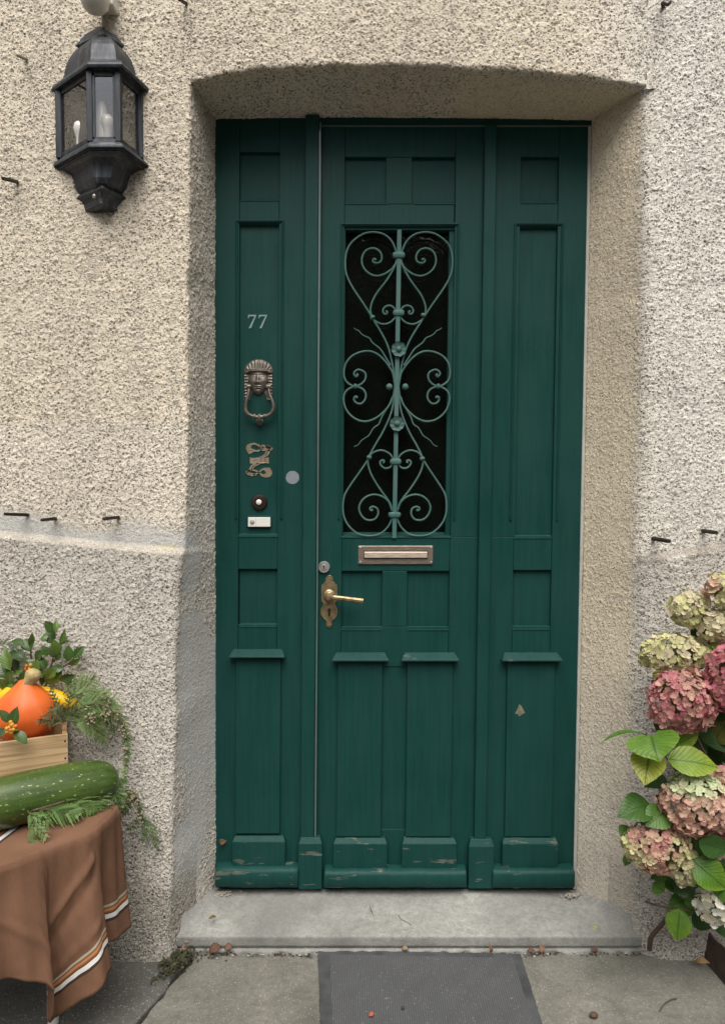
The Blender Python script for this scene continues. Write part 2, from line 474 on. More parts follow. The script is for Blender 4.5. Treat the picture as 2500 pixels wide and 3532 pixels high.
_c, _s = math.cos(.7), math.sin(.7)
ROT = np.array([[_c, -_s, 0], [_s, _c, 0], [0, 0, 1]]) @ np.array([[_c, 0, _s], [0, 1, 0], [-_s, 0, _c]]) @ np.array([[1, 0, 0], [0, _c, -_s], [0, _s, _c]])
def finish(G3, flip):
    """displace a grid of points along its normals; returns points, colours"""
    du = np.gradient(G3, axis=0); dv = np.gradient(G3, axis=1)
    n = np.cross(du, dv); n /= np.maximum(np.linalg.norm(n, axis=-1, keepdims=True), 1e-9)
    if flip: n = -n
    p = G3.astype(np.float64)
    x, y, z = p[..., 0], p[..., 1], p[..., 2]
    pr = p @ ROT
    a1 = vnoise(pr, 120, 1); a2 = vnoise(pr @ ROT, 190, 2); lo = vnoise(pr, 14, 6); a3 = vnoise(pr, 300, 5)
    grain = a1 * .40 + a2 * .42 + a3 * .18
    rough = 1.0
    lz = ledge_z(x)
    below = sstep(.016, .03, lz - z)
    onledge = sstep(-.002, .008, lz - z) * (1 - sstep(.022, .034, lz - z + (vnoise(p, 30, 51) - .5) * .02)) * (y < YW + .02) * (np.where(x < 0, 1, x > ER_X0))
    # smooth grey cement on the left reveal
    inrev = sstep(YP + .012, YP + .03, y) * (x < 0) * (z < 1.6)
    mz = (vnoise(p, 9, 8) - .5) * .30
    cem = inrev * sstep(.93, .89, z + mz + (y + .11) * .35) * sstep(.30, .45, z + mz * 1.6)
    patch = inrev * sstep(.10, .06, np.sqrt(((z - (lz - .05)) * .8) ** 2 + (y + .18) ** 2) + mz * .15)
    cem = np.clip(cem + patch, 0, 1)
    rrev = (x > 0.3) * sstep(YW + .008, YW + .05, y)            # finer render on the right reveal
    rough = (1 - .62 * cem) * (1 - .45 * rrev) * (1 - .6 * onledge)
    pit = sstep(.47, .30, grain)
    h = (.0011 * (grain - .5) * 2 - .0016 * pit + .0022 * (lo - .5)) * rough
    clod = sstep(.60, .78, vnoise(p, 34, 9)) * .0014 * (z > 1.9)
    h = h + clod * rough
    Q = p + n * h[..., None]
    # colours of the render itself
    cream = np.array([.785, .695, .555]); white = np.array([.80, .77, .71]); grey = np.array([.58, .55, .50]); cement = np.array([.50, .515, .52]); warm = np.array([.80, .69, .51])
    f_white = sstep(.55, .95, x + .0) * (1 - rrev)
    tint = vnoise(p * np.array([1, 1, .7]), 2.6, 11)
    c = cream * (1 - f_white[..., None]) + white * f_white[..., None]
    c = c * (.92 + .16 * tint[..., None])
    pl = (below * (1 - rrev))[..., None]
    c = c * (1 - pl) + grey * pl
    lowf = sstep(1.1, .2, z)[..., None]
    wv = (rrev * 1.0)[..., None]
    c = c * (1 - wv) + (warm * (1 - lowf * .8) + np.array([.76, .70, .60]) * lowf * .8) * wv
    lrev = (inrev * (1 - cem) * .4 + sstep(YW + .01, YW + .05, y) * (x < 0) * (z > 1.2) * .6)[..., None]
    c = c * (1 - lrev) + np.array([.74, .70, .63]) * lrev
    c = c * (1 - cem[..., None]) + cement * cem[..., None]
    ol = (onledge * np.where(x < 0, .75, .85))[..., None]
    lc = np.where((x < 0)[..., None], np.array([.31, .29, .26]), np.array([.17, .145, .125]))
    c = c * (1 - ol) + lc * ol
    # a yellow smear of paint on the left ledge, dirt splashed on the foot of the wall
    ys = np.exp(-(((x + .575) / .035) ** 2 + ((z - (lz - .004)) / .008) ** 2))[..., None] * .4
    c = c * (1 - ys) + np.array([.62, .52, .16]) * ys
    dirt = (sstep(.42, .0, z + (vnoise(p, 7, 15) - .5) * .5) * .62 * (y < YW + .1) * np.where(x < 0, 1, .75))[..., None]
    c = c * (1 - dirt) + np.array([.135, .125, .105]) * dirt
    al = (1 - .95 * cem) * (1 - .55 * rrev) * (1 - .6 * np.clip(onledge, 0, 1))
    c = np.concatenate([c, al[..., None]], -1)
    return Q, np.clip(c, 0, 1), below * (y < 10) * np.where(x < 0, 1, (1 - rrev) * (x > ER_X0 - .01))

V, F0, F1, C, off = [], [], [], [], 0
def sheet(G3, flip, plinth=True):
    global off
    Q, c, b = finish(G3, flip)
    n, m = Q.shape[:2]
    idx = np.arange(n * m).reshape(n, m) + off
    a = np.stack([idx[:-1, :-1], idx[1:, :-1], idx[1:, 1:], idx[:-1, 1:]], -1).reshape(-1, 4)
    if flip: a = a[:, ::-1]
    bb = (b[:-1, :-1] > .02).reshape(-1) if plinth else np.zeros(len(a), bool)
    V.append(Q.reshape(-1, 3)); C.append(c.reshape(-1, 4)); F0.append(a[~bb]); F1.append(a[bb]); off += n * m

def side(sign):
    zs = ZS_L if sign < 0 else ZS_R
    z0 = spaced(ZBOT, zs, ZBOT, zs)
    t = (z0 - ZBOT) / (zs - ZBOT)
    xs0 = spaced(-XLEFT if False else 0, 1, 0, 1, 1)      # placeholder, replaced below
    far = XLEFT if sign < 0 else XRIGHT
    rad = .011 if sign < 0 else .030
    if sign < 0:
        up = interp(z0, EL_UP); lo_ = interp(z0, EL_PL)
        lz = float(np.interp(-.52, [p[0] for p in LL], [p[1] for p in LL]))
        f = sstep(0, .04, lz - z0)
        e = up * (1 - f) + lo_ * f; d = interp(z0, DL)
    else:
        e = interp(z0, ER); d = interp(z0, DR)
    e = e + .006 * (vnoise(np.stack([z0 * 0, z0 * 0 + sign, z0], -1), 11, 21) - .5) + .010 * (vnoise(np.stack([z0 * 0, z0 * 0 + sign, z0], -1), 3.1, 22) - .5)
    vis = 1.13 * (1 if sign > 0 else -1)
    u = np.abs(spaced(0, abs(far - XL) if sign < 0 else abs(far - XR), 0, abs(vis - (XL if sign < 0 else XR))))[::-1]
    nfront = len(u); uf = u / u[0]
    rows = len(z0)
    xf = (e - sign * -1 * 0)[:, None] + np.zeros((1, nfront))
    a_x = e + sign * rad
    xf = a_x[:, None] + (far - a_x)[:, None] * uf[None, :]
    zf = np.repeat(z0[:, None], nfront, 1)
    yf = front_y(xf, zf)
    ye = front_y(e, z0)
    # corner (Bezier) and reveal
    A = np.stack([a_x, front_y(a_x, z0), z0], -1); E = np.stack([e, ye, z0], -1)
    D = np.stack([d + (d - e) * (.045 / -YW), np.full_like(d, .045), z0], -1)
    L = np.linalg.norm(D - E, axis=-1, keepdims=True)
    B = E + (D - E) * (rad / L)
    ks = np.linspace(0, 1, 12)[1:-1]
    cor = np.stack([(1 - q) ** 2 * A + 2 * q * (1 - q) * E + q * q * B for q in ks], 1)
    tau = np.linspace(0, 1, int(.24 / ST))
    rev = B[:, None, :] + (D - B)[:, None, :] * tau[None, :, None]
    lift = (t ** 6)[:, None] * ((ZB - zs) * tau + .035 * np.minimum(1, tau * 3))[None, :]
    rev[..., 2] += lift
    cor[..., 2] += (t ** 6)[:, None] * .006 * ks[None, :]
    G3 = np.concatenate([np.stack([xf, yf, zf], -1), cor, rev], 1)
    sheet(G3, flip=(sign > 0))
    # above the springing, outside the opening
    xe = XL if sign < 0 else XR
    xu = xe + sign * -.003 + (far - xe) * uf
    zu = spaced(zs - .003, ZTOP, zs - .003, 2.86)
    X2, Z2 = np.meshgrid(xu, zu)
    sheet(np.stack([X2, front_y(X2, Z2), Z2], -1), flip=(sign > 0), plinth=False)

side(-1); side(+1)
# over the opening: front, arris, soffit
cx = np.linspace(0, 1, int((XR - XL) / ST))
xm = XL + (XR - XL) * cx
za = np.interp(xm, [p[0] for p in ARCH], [p[1] for p in ARCH])
kk = np.ones(41) / 41
za = np.convolve(np.pad(za, 20, mode='edge'), kk, 'valid') * 1.0
za[0], za[-1] = ZS_L, ZS_R
za = za + .005 * (vnoise(np.stack([xm, xm * 0, xm * 0], -1), 14, 31) - .5)
rad = .012
vz = np.concatenate([np.linspace(1, .32, 14)[:-1], np.linspace(.32, 0, 95)])
ar = za + rad
Zf = ar[None, :] + (ZTOP - ar)[None, :] * vz[:, None]
Xf = np.repeat(xm[None, :], len(vz), 0)
E = np.stack([xm, np.full_like(xm, YW), za], -1); A = np.stack([xm, front_y(xm, ar), ar], -1)
xb = P(741, 413, 0).x + (P(2040, 425, 0).x - P(741, 413, 0).x) * cx; xb = xb + (xb - xm) * (.045 / -YW)
D = np.stack([xb, np.full_like(xb, .045), np.full_like(xb, ZB)], -1)
L = np.linalg.norm(D - E, axis=-1, keepdims=True); B = E + (D - E) * rad / L
ks = np.linspace(0, 1, 8)[1:-1]
cor = np.stack([(1 - q) ** 2 * A + 2 * q * (1 - q) * E + q * q * B for q in ks], 0)
tau = np.linspace(0, 1, int(.25 / ST))
sof = B[None] + (D - B)[None] * tau[:, None, None]
sof[..., 0] += ((cx - .5) * 2 * .03)[None, :] * np.minimum(1, tau * 3)[:, None]
sheet(np.concatenate([np.stack([Xf, front_y(Xf, Zf), Zf], -1), cor, sof], 0), flip=False, plinth=False)

V = np.concatenate(V); C = np.concatenate(C)
def np_mesh(name, verts, faces, cols, mat, parent=None):
    used = np.unique(faces); remap = np.full(len(verts), -1, np.int64); remap[used] = np.arange(len(used))
    v = verts[used].astype(np.float32); f = remap[faces].astype(np.int32)
    me = bpy.data.meshes.new(name)
    me.vertices.add(len(v)); me.vertices.foreach_set('co', v.ravel())
    me.loops.add(f.size); me.loops.foreach_set('vertex_index', f.ravel())
    me.polygons.add(len(f)); me.polygons.foreach_set('loop_start', np.arange(0, f.size, 4, dtype=np.int32))
    me.polygons.foreach_set('loop_total', np.full(len(f), 4, np.int32))
    me.update(calc_edges=True)
    me.polygons.foreach_set('use_smooth', np.ones(len(f), bool))
    if cols is not None:
        at = me.color_attributes.new('col', 'FLOAT_COLOR', 'POINT')
        at.data.foreach_set('color', cols[used].astype(np.float32).ravel())
    me.materials.append(mat)
    o = bpy.data.objects.new(name, me)
    link(o, parent)
    return o
wall = np_mesh('house_wall', V, np.concatenate(F0), C, M['stucco'])
tag(wall, 'cream roughcast house wall with a deep arched recess around the green door', 'wall', kind='thing')
F1 = np.concatenate(F1); lft = V[F1[:, 0], 0] < 0
np_mesh('plinth', V, F1[lft], C, M['stucco'], wall)['label'] = 'grey pebbly plinth with a pale sloping ledge left of the door'
np_mesh('plinth', V, F1[~lft], C, M['stucco'], wall)['label'] = 'grey plinth with a dark ledge behind the hydrangea'
del V, C, F0, F1

# ------------------------------------------------------------------ ground, pavement, step
def grid_sheet(name, outline, z, mat, amp=.002, cell=.012, thick=.03, f=30, kind=None):
    """flat slab inside an outline of (x, y), slightly uneven, with sides"""
    mb = MB(); n = len(outline)
    bm = bmesh.new()
    vs = [bm.verts.new((x, y, z)) for x, y in outline]
    bm.faces.new(vs)
    bm.normal_update()
    if bm.faces[:][0].normal.z < 0: bmesh.ops.reverse_faces(bm, faces=bm.faces[:])
    r = bmesh.ops.extrude_face_region(bm, geom=bm.faces[:])
    for e in r['geom']:
        if isinstance(e, bmesh.types.BMVert): e.co.z -= thick
    bmesh.ops.recalc_face_normals(bm, faces=bm.faces[:])
    me = bpy.data.meshes.new(name); bm.to_mesh(me); bm.free()
    me.materials.append(mat)
    o = bpy.data.objects.new(name, me); link(o)
    md = o.modifiers.new('edge', 'BEVEL'); md.width = .006; md.segments = 3; md.limit_method = 'ANGLE'; md.angle_limit = R(60)
    return o

def jag(pts, step=.02, amp=.003, seed=1):
    """roughen an outline"""
    r = random.Random(seed); out = []
    n = len(pts)
    for i in range(n):
        a, b = Vector(pts[i]), Vector(pts[(i + 1) % n])
        L = (b - a).length; k = max(1, min(160, int(L / step)))
        nn = Vector((-(b - a).y, (b - a).x)).normalized()
        for j in range(k):
            q = a + (b - a) * (j / k)
            if j: q = q + nn * r.gauss(0, amp)
            out.append((q.x, q.y))
    return out

mb = MB(); mb.add([(-150, -150, -.02), (150, -150, -.02), (150, 2, -.02), (-150, 2, -.02)], [(0, 1, 2, 3)])
tag(mb.build('ground', M['soil']), 'dark earth under the paving', None, kind='structure')
def g2(x, y): p = G(x, y, 0); return (p.x, p.y)
J0, J1 = g2(668, 3300), g2(452, 3560)          # the joint running away from the corner of the step
jd = (Vector(J1) - Vector(J0)).normalized()
J3 = Vector(J0) + jd * ((-2.6 - J0[1]) / jd.y)
tag(grid_sheet('pavement', jag([(-2.6, -.19), (J0[0] - .03, -.19), (J0[0] - .008, J0[1]), (J3.x - .008, -2.6), (-2.6, -2.6)], .02, .003, 5), -.002, M['asphalt']), 'dark grey worn asphalt beside the table', None, kind='structure')
e1 = g2(1120, 3302); e2 = g2(1900, 3296); e3 = g2(2250, 3285)
tag(grid_sheet('paving_slab', jag([(J0[0] + .006, J0[1] + .005), e1, e2, e3, (e3[0] + .02, -.19), (2.6, -.19), (2.6, -2.6), (J3.x + .006, -2.6)], .018, .0035, 8), 0.0, M['slab']), 'greenish grey concrete slab around the doormat', None, kind='structure')
# hairline crack in the slab
cr = [G(x, y, .0015) for x, y in [(1892, 3312), (1888, 3332), (1896, 3352), (1901, 3372), (1896, 3392), (1900, 3410), (1893, 3432)]]
mb = MB(); mb.tube(smooth_line(cr, 3), lambda t: .0022 * (1 - .5 * t), 4, .4, up=(0, 0, 1))
# ---- door step
ysf = -.204
zf_ = P(1250, 3231, ysf).z
zi = SILL
prof = [(.05, zi), (-.02, zi), (-.08, zi + (zf_ - zi) * .3), (-.15, zi + (zf_ - zi) * .65), (ysf + .006, zf_ + .001), (ysf + .001, zf_ - .001), (ysf, zf_ - .005),
        (ysf + .001, zf_ - .034), (ysf + .006, zf_ - .036), (ysf + .006, zf_ - .040), (ysf - .002, zf_ - .042), (ysf - .004, -.03)]
xs_ = np.arange(-.60, .90, .006)
pr2 = []
for a, b in zip(prof[:-1], prof[1:]):
    L = math.hypot(a[0] - b[0], a[1] - b[1]); k = max(1, int(L / .006))
    pr2 += [(a[0] + (b[0] - a[0]) * j / k, a[1] + (b[1] - a[1]) * j / k) for j in range(k)]
pr2.append(prof[-1]); pr2 = np.array(pr2)
Gs = np.zeros((len(xs_), len(pr2), 3)); Gs[..., 0] = xs_[:, None]; Gs[..., 1] = pr2[None, :, 0]; Gs[..., 2] = pr2[None, :, 1]
nz = (vnoise(Gs, 30, 41) - .5) * .0025 + (vnoise(Gs, 6, 42) - .5) * .006
front = (Gs[..., 1] < ysf + .02)
rough_low = sstep(.018, .0, Gs[..., 2]) * (vnoise(Gs, 45, 44) - .5) * .014
Gs[..., 2] += np.where(front, nz * .4, nz); Gs[..., 1] -= np.where(front, nz * .5 + rough_low, 0)
# mortar fillets against the reveals
for s_, xe in ((-1, -.500), (1, .752)):
    t_ = np.clip(((Gs[..., 0] - xe) * s_ + .075 + .02 * vnoise(Gs, 9, 43)) / .09, 0, 1.4)
    Gs[..., 2] += .022 * t_ * t_ * (~front)
i_ = np.arange(len(xs_) * len(pr2)).reshape(len(xs_), len(pr2))
fq = np.stack([i_[:-1, :-1], i_[:-1, 1:], i_[1:, 1:], i_[1:, :-1]], -1).reshape(-1, 4)
o = np_mesh('door_step', Gs.reshape(-1, 3), fq, None, M['step'])
tag(o, 'pale worn concrete step under the green door', 'step', kind='thing')

# ------------------------------------------------------------------ the door set
door = empty('front_door', (0.12, 0, SILL), 'dark green panelled front door with an iron grille and a matching side panel', 'door')
door['kind'] = 'thing'

uA0, uA1 = U(735, 1900) - .03, U(1053, 620)            # side panel
uB0 = U(1107, 620)                                      # leaf
uLs = U(1177, 2060)
uM0, uM1 = U(1331, 620), U(1420, 620)                   # muntin between the top panels
uW0, uW1 = U(1186, 790), U(1568, 790)                   # window opening
uS2a, uS2b = U(1549, 2060), U(1768, 2060)
uR0, uR1 = U(1900, 2060), U(2036, 440)
zTop, zLeafT = Zp(405), Zp(434)
zK = Zp(3069)
def rects(mb, lst, y0, y1):
    for a, b, z0, z1 in lst:
        mb.box(a, b, y0, y1, min(z0, z1), max(z0, z1))

GAP = .0007
def rail(mb, a, b, ya, yb, y0=0.0006, y1=.04):
    mb.box(a + GAP, b - GAP, y0, y1, Zp(yb), Zp(ya))

# --- side panel carcass
side_panel = MB()
a0, a1 = U(826, 600), U(964, 600)
side_panel.box(uA0, a0, 0, .04, zK, zTop)
side_panel.box(a1, uA1 + .002, 0, .04, zK, zTop)
for ya, yb in ((405, 523), (691, 760), (1845, 1963), (2155, 2300), (2862, 3069)):
    rail(side_panel, a0, a1, ya, yb)
sp = side_panel.build('side_panel', M['green'], door, True, bevel=.0016)
# --- leaf carcass
leaf = MB()
leaf.box(uB0, uLs, 0, .04, zK, zLeafT)
leaf.box(uS2a, uS2b, 0, .04, zK, Zp(1852)); leaf.box(U(1571, 620), U(1796, 620), 0.0002, .04, Zp(1852), zLeafT)
leaf.box(uR0, uR1 - .004, 0, .04, zK, zLeafT)
leaf.box(uW0 - .012, uLs - GAP, .0002, .04, Zp(1852), Zp(772)) if uW0 - .012 < uLs else None
for ya, yb in ((434, 540), (703, 772), (1852, 1970), (2162, 2300), (2862, 3069)):
    rail(leaf, uLs, uS2a, ya, yb)
for ya, yb in ((434, 540), (700, 768), (1848, 1967), (2160, 2300), (2862, 3069)):
    rail(leaf, uS2b, uR0, ya, yb)
leaf.box(uM0, uM1, 0.0004, .04, Zp(703) + GAP, Zp(540) - GAP)
leaf.box(U(1318, 2060), U(1403, 2060), 0.0004, .04, Zp(2162) + GAP, Zp(1970) - GAP)
# fillers right of the top panels and middle panels
lf = leaf.build('door_leaf', M['green'], door, True, bevel=.0016)

def recessed(a, b, ya, yb, parent, depth=.013, ledge=True):
    """flat panel set back, with a bevelled ledge at its foot"""
    z0, z1 = Zp(yb), Zp(ya)
    m = MB(); m.box(a - .004, b + .004, depth, depth + .012, z0 - .004, z1 + .004)
    if ledge:
        m.prism_x(a, b, [(depth, z0 - .001), (-.0012, z0 - .001), (-.0012, z0 + .0012), (depth, z0 + .0105)])
    return m.build('recessed_panel', M['green'], parent, True)
def moulded(a, b, ya, yb, parent, name='panel_moulding', stop=60, wd=.0135):
    """moulding round the top and sides of a tall opening, ending in stops above the foot"""
    z0, z1 = Zp(yb) + stop * px(0), Zp(ya)
    pr = [(0.0, .002), (0.0, -.0045), (.0028, -.006), (.0048, -.0035), (.0062, -.0035), (wd, .0085), (wd, .016)]
    m = MB()
    n = len(pr)
    path = [((a, z0), (1, 0)), ((a, z1), (1, -1)), ((b, z1), (-1, -1)), ((b, z0), (-1, 0))]
    vs = [(p[0] + d[0] * t, y, p[1] + d[1] * t) for p, d in path for t, y in pr]
    for s_ in (0, 3):            # pointed stops
        for q in range(n):
            x, y, z = vs[s_ * n + q]; vs[s_ * n + q] = (x, y, z - pr[q][0] * 1.0)
    fs = [(i * n + q, i * n + q + 1, (i + 1) * n + q + 1, (i + 1) * n + q) for i in range(3) for q in range(n - 1)]
    fs += [tuple(range(n)), tuple(3 * n + q for q in range(n))[::-1]]
    m.add(vs, fs)
    return m.build(name, M['green'], parent, True)
def sill_ledge(m, a, b, y):
    z0 = Zp(y)
    m.prism_x(a, b, [(.014, z0 - .001), (-.0015, z0 - .001), (-.0015, z0 + .0008), (.014, z0 + .012)])

recessed(a0, a1, 523, 691, sp)
recessed(U(829, 2060), U(955, 2060), 1963, 2163, sp)
recessed(a0, a1, 760, 1852, sp)
moulded(U(811, 1200), U(977, 1200), 759, 1845, sp)
for aa, bb, ya, yb in ((U(1191, 620), U(1337, 620), 540, 703), (U(1426, 620), U(1571, 620), 540, 703)):
    recessed(aa, bb, ya, yb, lf)
recessed(U(1796, 620), U(1931, 620), 540, 700, lf)
recessed(U(1177, 2060), U(1317, 2060), 1970, 2174, lf)
recessed(U(1406, 2060), U(1549, 2060), 1970, 2174, lf)
recessed(U(1768, 2060), U(1900, 2060), 1966, 2172, lf)
recessed(uS2b, uR0, 768, 1857, lf)
moulded(U(1773, 790), U(1943, 790), 769, 1850, lf)

def raised(a, b, ya, yb, parent, y0=-.012):
    m = MB(); m.box(a, b, y0, .02, Zp(yb), Zp(ya))
    return m.build('raised_panel', M['green'], parent, True, bevel=.003)
def field(a, b, parent):
    m = MB(); m.box(a, b, .0035, .03, Zp(2866), Zp(2300))
    return m.build('field_board', M['green'], parent, True)
def cap(a, b, ya, yb, parent):
    z0, z1 = Zp(yb, -.03), Zp(ya, 0)
    m = MB(); ins = .012
    vs = [(a + ins, .0, z1), (b - ins, .0, z1), (b - ins, -.006, z1), (a + ins, -.006, z1),
          (b, -.034, z0 + .006), (a, -.034, z0 + .006), (b, -.034, z0), (a, -.034, z0), (a, 0, z0), (b, 0, z0)]
    fs = [(0, 3, 2, 1), (3, 5, 4, 2), (5, 7, 6, 4), (7, 8, 9, 6), (0, 8, 7, 5, 3), (1, 2, 4, 6, 9), (0, 1, 9, 8)]
    m.add(vs, fs)
    return m.build('drip_cap', M['green_cap'], parent, True, bevel=.002)
def block(a, b, ya, yb, parent, y0=-.024, ch=16):
    z0, z1 = Zp(yb, y0), Zp(ya)
    zc_ = z1 - ch * px(0); ins = .007
    m = MB()
    vs = [(a, y0, z0), (b, y0, z0), (b, y0, zc_), (a, y0, zc_), (a + ins, y0 + .011, z1), (b - ins, y0 + .011, z1),
          (a, .0, z0), (b, .0, z0), (b, .0, zc_), (a, .0, zc_), (a + ins, .0, z1), (b - ins, .0, z1)]
    fs = [(0, 1, 2, 3), (3, 2, 5, 4), (4, 5, 11, 10), (0, 3, 9, 6), (1, 7, 8, 2), (3, 4, 10, 9), (2, 8, 11, 5), (0, 6, 7, 1), (6, 9, 10, 11, 8, 7)]
    m.add(vs, fs)
    return m.build('plinth_block', M['green_worn'], parent, True, bevel=.0018)
def kick(a, b, ya, yb, parent, y0=-.046):
    z1 = Zp(ya, -.01); zb = Zp(yb, y0)
    zc_ = Zp(ya + 27, y0)
    n = 14; prof = [(.0, z1), (-.006, z1), (y0 + .014, zc_ + .006), (y0 + .005, zc_ + .001), (y0, zc_ - .008), (y0 + .001, zb + .010), (y0 + .007, zb + .002), (y0 + .016, zb), (0, zb)]
    m = MB(); xs = [a + .0, a + .004] + [a + (b - a) * i / n for i in range(1, n)] + [b - .004, b]
    r = random.Random(int(a * 1000))
    for i in range(len(xs) - 1): pass
    vs, fs = [], []
    for i, x in enumerate(xs):
        e = .004 if i in (0, len(xs) - 1) else 0
        jz = r.gauss(0, .0009)
        vs += [(x, min(0, y + e) if y < -.01 else y, z + jz - (e if q == 2 else 0)) for q, (y, z) in enumerate(prof)]
    k_ = len(prof)
    fs = [(i * k_ + q, i * k_ + (q + 1) % k_, (i + 1) * k_ + (q + 1) % k_, (i + 1) * k_ + q) for i in range(len(xs) - 1) for q in range(k_)]
    fs += [tuple(range(k_))[::-1], tuple((len(xs) - 1) * k_ + q for q in range(k_))]
    m.add(vs, fs)
    return m.build('kick_board', M['green_worn'], parent, True, smooth='auto')

field(a0 - .02, a1 + .02, sp)
field(uLs - .02, uS2a + .02, lf); field(uS2b - .02, uR0 + .02, lf)
# bays of the lower leaf
raised(U(814, 2560), U(968, 2560), 2268, 2872, sp); cap(U(794, 2268), U(986, 2268), 2238, 2270, sp)
block(U(805, 2940), U(986, 2940), 2878, 3006, sp)
for a, b, ca, cb, ba, bb in ((U(1163, 2570), U(1316, 2570), U(1146, 2280), U(1340, 2280), U(1150, 2950), U(1334, 2950)),
                             (U(1401, 2570), U(1557, 2570), U(1382, 2280), U(1579, 2280), U(1385, 2950), U(1571, 2950)),
                             (U(1743, 2570), U(1905, 2570), U(1725, 2280), U(1931, 2280), U(1727, 2950), U(1917, 2950))):
    raised(a, b, 2280, 2882, lf); cap(ca, cb, 2250, 2282, lf); block(ba, bb, 2885, 3013, lf)
kick(U(741, 3040, -.046), U(1027, 3040, -.046), 2980, 3069, sp)
kick(U(1117, 3040, -.046), U(1610, 3040, -.046), 2988, 3069, lf)
kick(U(1699, 3040, -.046), U(1984, 3040, -.046), 2986, 3071, lf)
def batten(a, b, za, zb, parent, y0=-.020):
    m = MB(); m.box(a, b, y0, .0, zb, za)
    return m.build('batten', M['green'], parent, True, bevel=.0035)
batten(U(1053, 620), U(1101, 620), zTop, Zp(2884), sp)
batten(U(1666, 620), U(1708, 620), zLeafT - .004, Zp(2890), lf)
block(U(1032, 2970), U(1112, 2970), 2878, 3069, sp, -.032, 18)
block(U(1611, 2970), U(1697, 2970), 2884, 3067, lf, -.032, 22)
# top rail of the frame, the grey weather strip round the leaf
m = MB(); m.box(U(1100, 440), U(2060, 440), .001, .04, zLeafT + .0015, zTop + .02)
m.box(uR1 + .004, uR1 + .05, .001, .04, zK - .01, zTop)
m.build('door_frame', M['green'], door, True, bevel=.001)
m = MB(); w_ = .0042
m.box(U(1103, 620), U(1103, 620) + w_, -.0215, .0, Zp(2876), zLeafT + .002)
m.box(U(1103, 620), uR1, -.004, .003, zLeafT - .0025, zLeafT + .0015)
m.build('weather_strip', M['seal'], door, True)
m = MB(); q_ = [P(x, y, -.006) for x, y in ((2030, 433), (2040, 433), (1987, 3069), (1977, 3069))]
m.add([p for p in q_] + [p + Vector((0, .009, 0)) for p in q_], [(0, 1, 2, 3), (7, 6, 5, 4), (0, 4, 5, 1), (1, 5, 6, 2), (2, 6, 7, 3), (3, 7, 4, 0)])
m.build('sealant_strip', M['seal_pale'], door, bevel=.001)

# --- window
gl_ = MB(); gl_.box(uW0 - .02, uW1 + .02, .034, .038, Zp(1860), Zp(765))
gl_.build('window_glass', M['glass'], door, True)
m = moulded(U(1174, 790), U(1584, 790), 770, 1850, door, 'window_frame', 64, .0145)
m = MB()
m.box(uW0 - .004, uW0 + .005, .006, .034, Zp(1852), Zp(780)); m.box(uW1 - .016, uW1 + .006, .010, .034, Zp(1852), Zp(780))
m.box(uW0, uW1, .006, .034, Zp(790), Zp(772) + .004)
zl = Zp(1852)
m.prism_x(uW0 - .004, uW1 + .003, [(.034, zl - .004), (-.0015, zl - .004), (-.0015, zl), (.034, zl + .014)])
m.build('glazing_bead', M['green'], door, True, bevel=.001)

# --- wrought iron grille (left half traced, right half mirrored about the bar)
gk = .3202
def bar_x(y): return 803 - 55 * (y - 180) / 3289.0
def gp(x, y, Y): return P(1120 + x * gk, 740 + y * gk, Y)
O = 1749
A_ = [(768, 395), (735, 310), (690, 250), (620, 205), (520, 187), (420, 205), (330, 260), (265, 330), (230, 420), (220, 520), (228, 620), (260, 710), (310, 800), (370, 890), (430, 980), (490, 1075), (540, 1160), (600, 1258), (650, 1350), (690, 1450), (715, 1550), (735, 1650), (750, 1760), (757, 1860)]
B_ = [(772, 480), (765, 520), (735, 570), (690, 610), (630, 645), (560, 660), (490, 640), (430, 590), (400, 520), (405, 450), (440, 390), (500, 362), (560, 372), (600, 410), (615, 460), (600, 505), (560, 522), (525, 512), (518, 490), (535, 478), (550, 490)]
C_ = [(774, 500), (760, 540), (720, 620), (670, 700), (610, 780), (550, 860), (510, 940), (492, 1010), (495, 1060), (510, 1108), (550, 1150), (610, 1178), (670, 1175), (720, 1150), (755, 1110), (766, 1080)]
D_ = [(765, 1040), (740, 1000), (700, 980), (655, 990), (630, 1020), (627, 1050), (645, 1070), (668, 1065), (672, 1048), (655, 1042)]
E_ = [(708, 1625), (650, 1530), (600, 1450), (545, 1405), (505, 1370), (480, 1330), (425, 1305), (390, 1280), (365, 1250), (330, 1235), (315, 1218)]
F_ = [(757, 1860), (735, 1720), (700, 1650), (650, 1580), (590, 1520), (520, 1480), (450, 1470), (370, 1485), (290, 1525), (235, 1590), (210, 1660), (208, 1740), (232, 1798), (285, 1838), (330, 1846), (385, 1830), (430, 1785), (442, 1735), (430, 1700), (400, 1680), (360, 1670), (325, 1690), (315, 1720), (335, 1745), (352, 1730), (340, 1718)]
H_ = [(757, 1840), (740, O + 200), (720, O + 250), (690, O + 310), (640, O + 370), (570, O + 430), (490, O + 470), (420, O + 478), (350, O + 462), (280, O + 415), (230, O + 350), (205, O + 270), (207, O + 200), (235, O + 147), (290, O + 112), (335, O + 103), (400, O + 125), (435, O + 165), (442, O + 210), (430, O + 250), (395, O + 285), (350, O + 285), (320, O + 260), (315, O + 230), (335, O + 213), (350, O + 226)]
I_ = [(728, O + 215), (700, O + 290), (650, O + 370), (610, O + 440), (580, O + 510), (530, O + 545), (500, O + 590), (475, O + 630), (430, O + 660), (390, O + 690), (360, O + 730), (315, O + 750)]
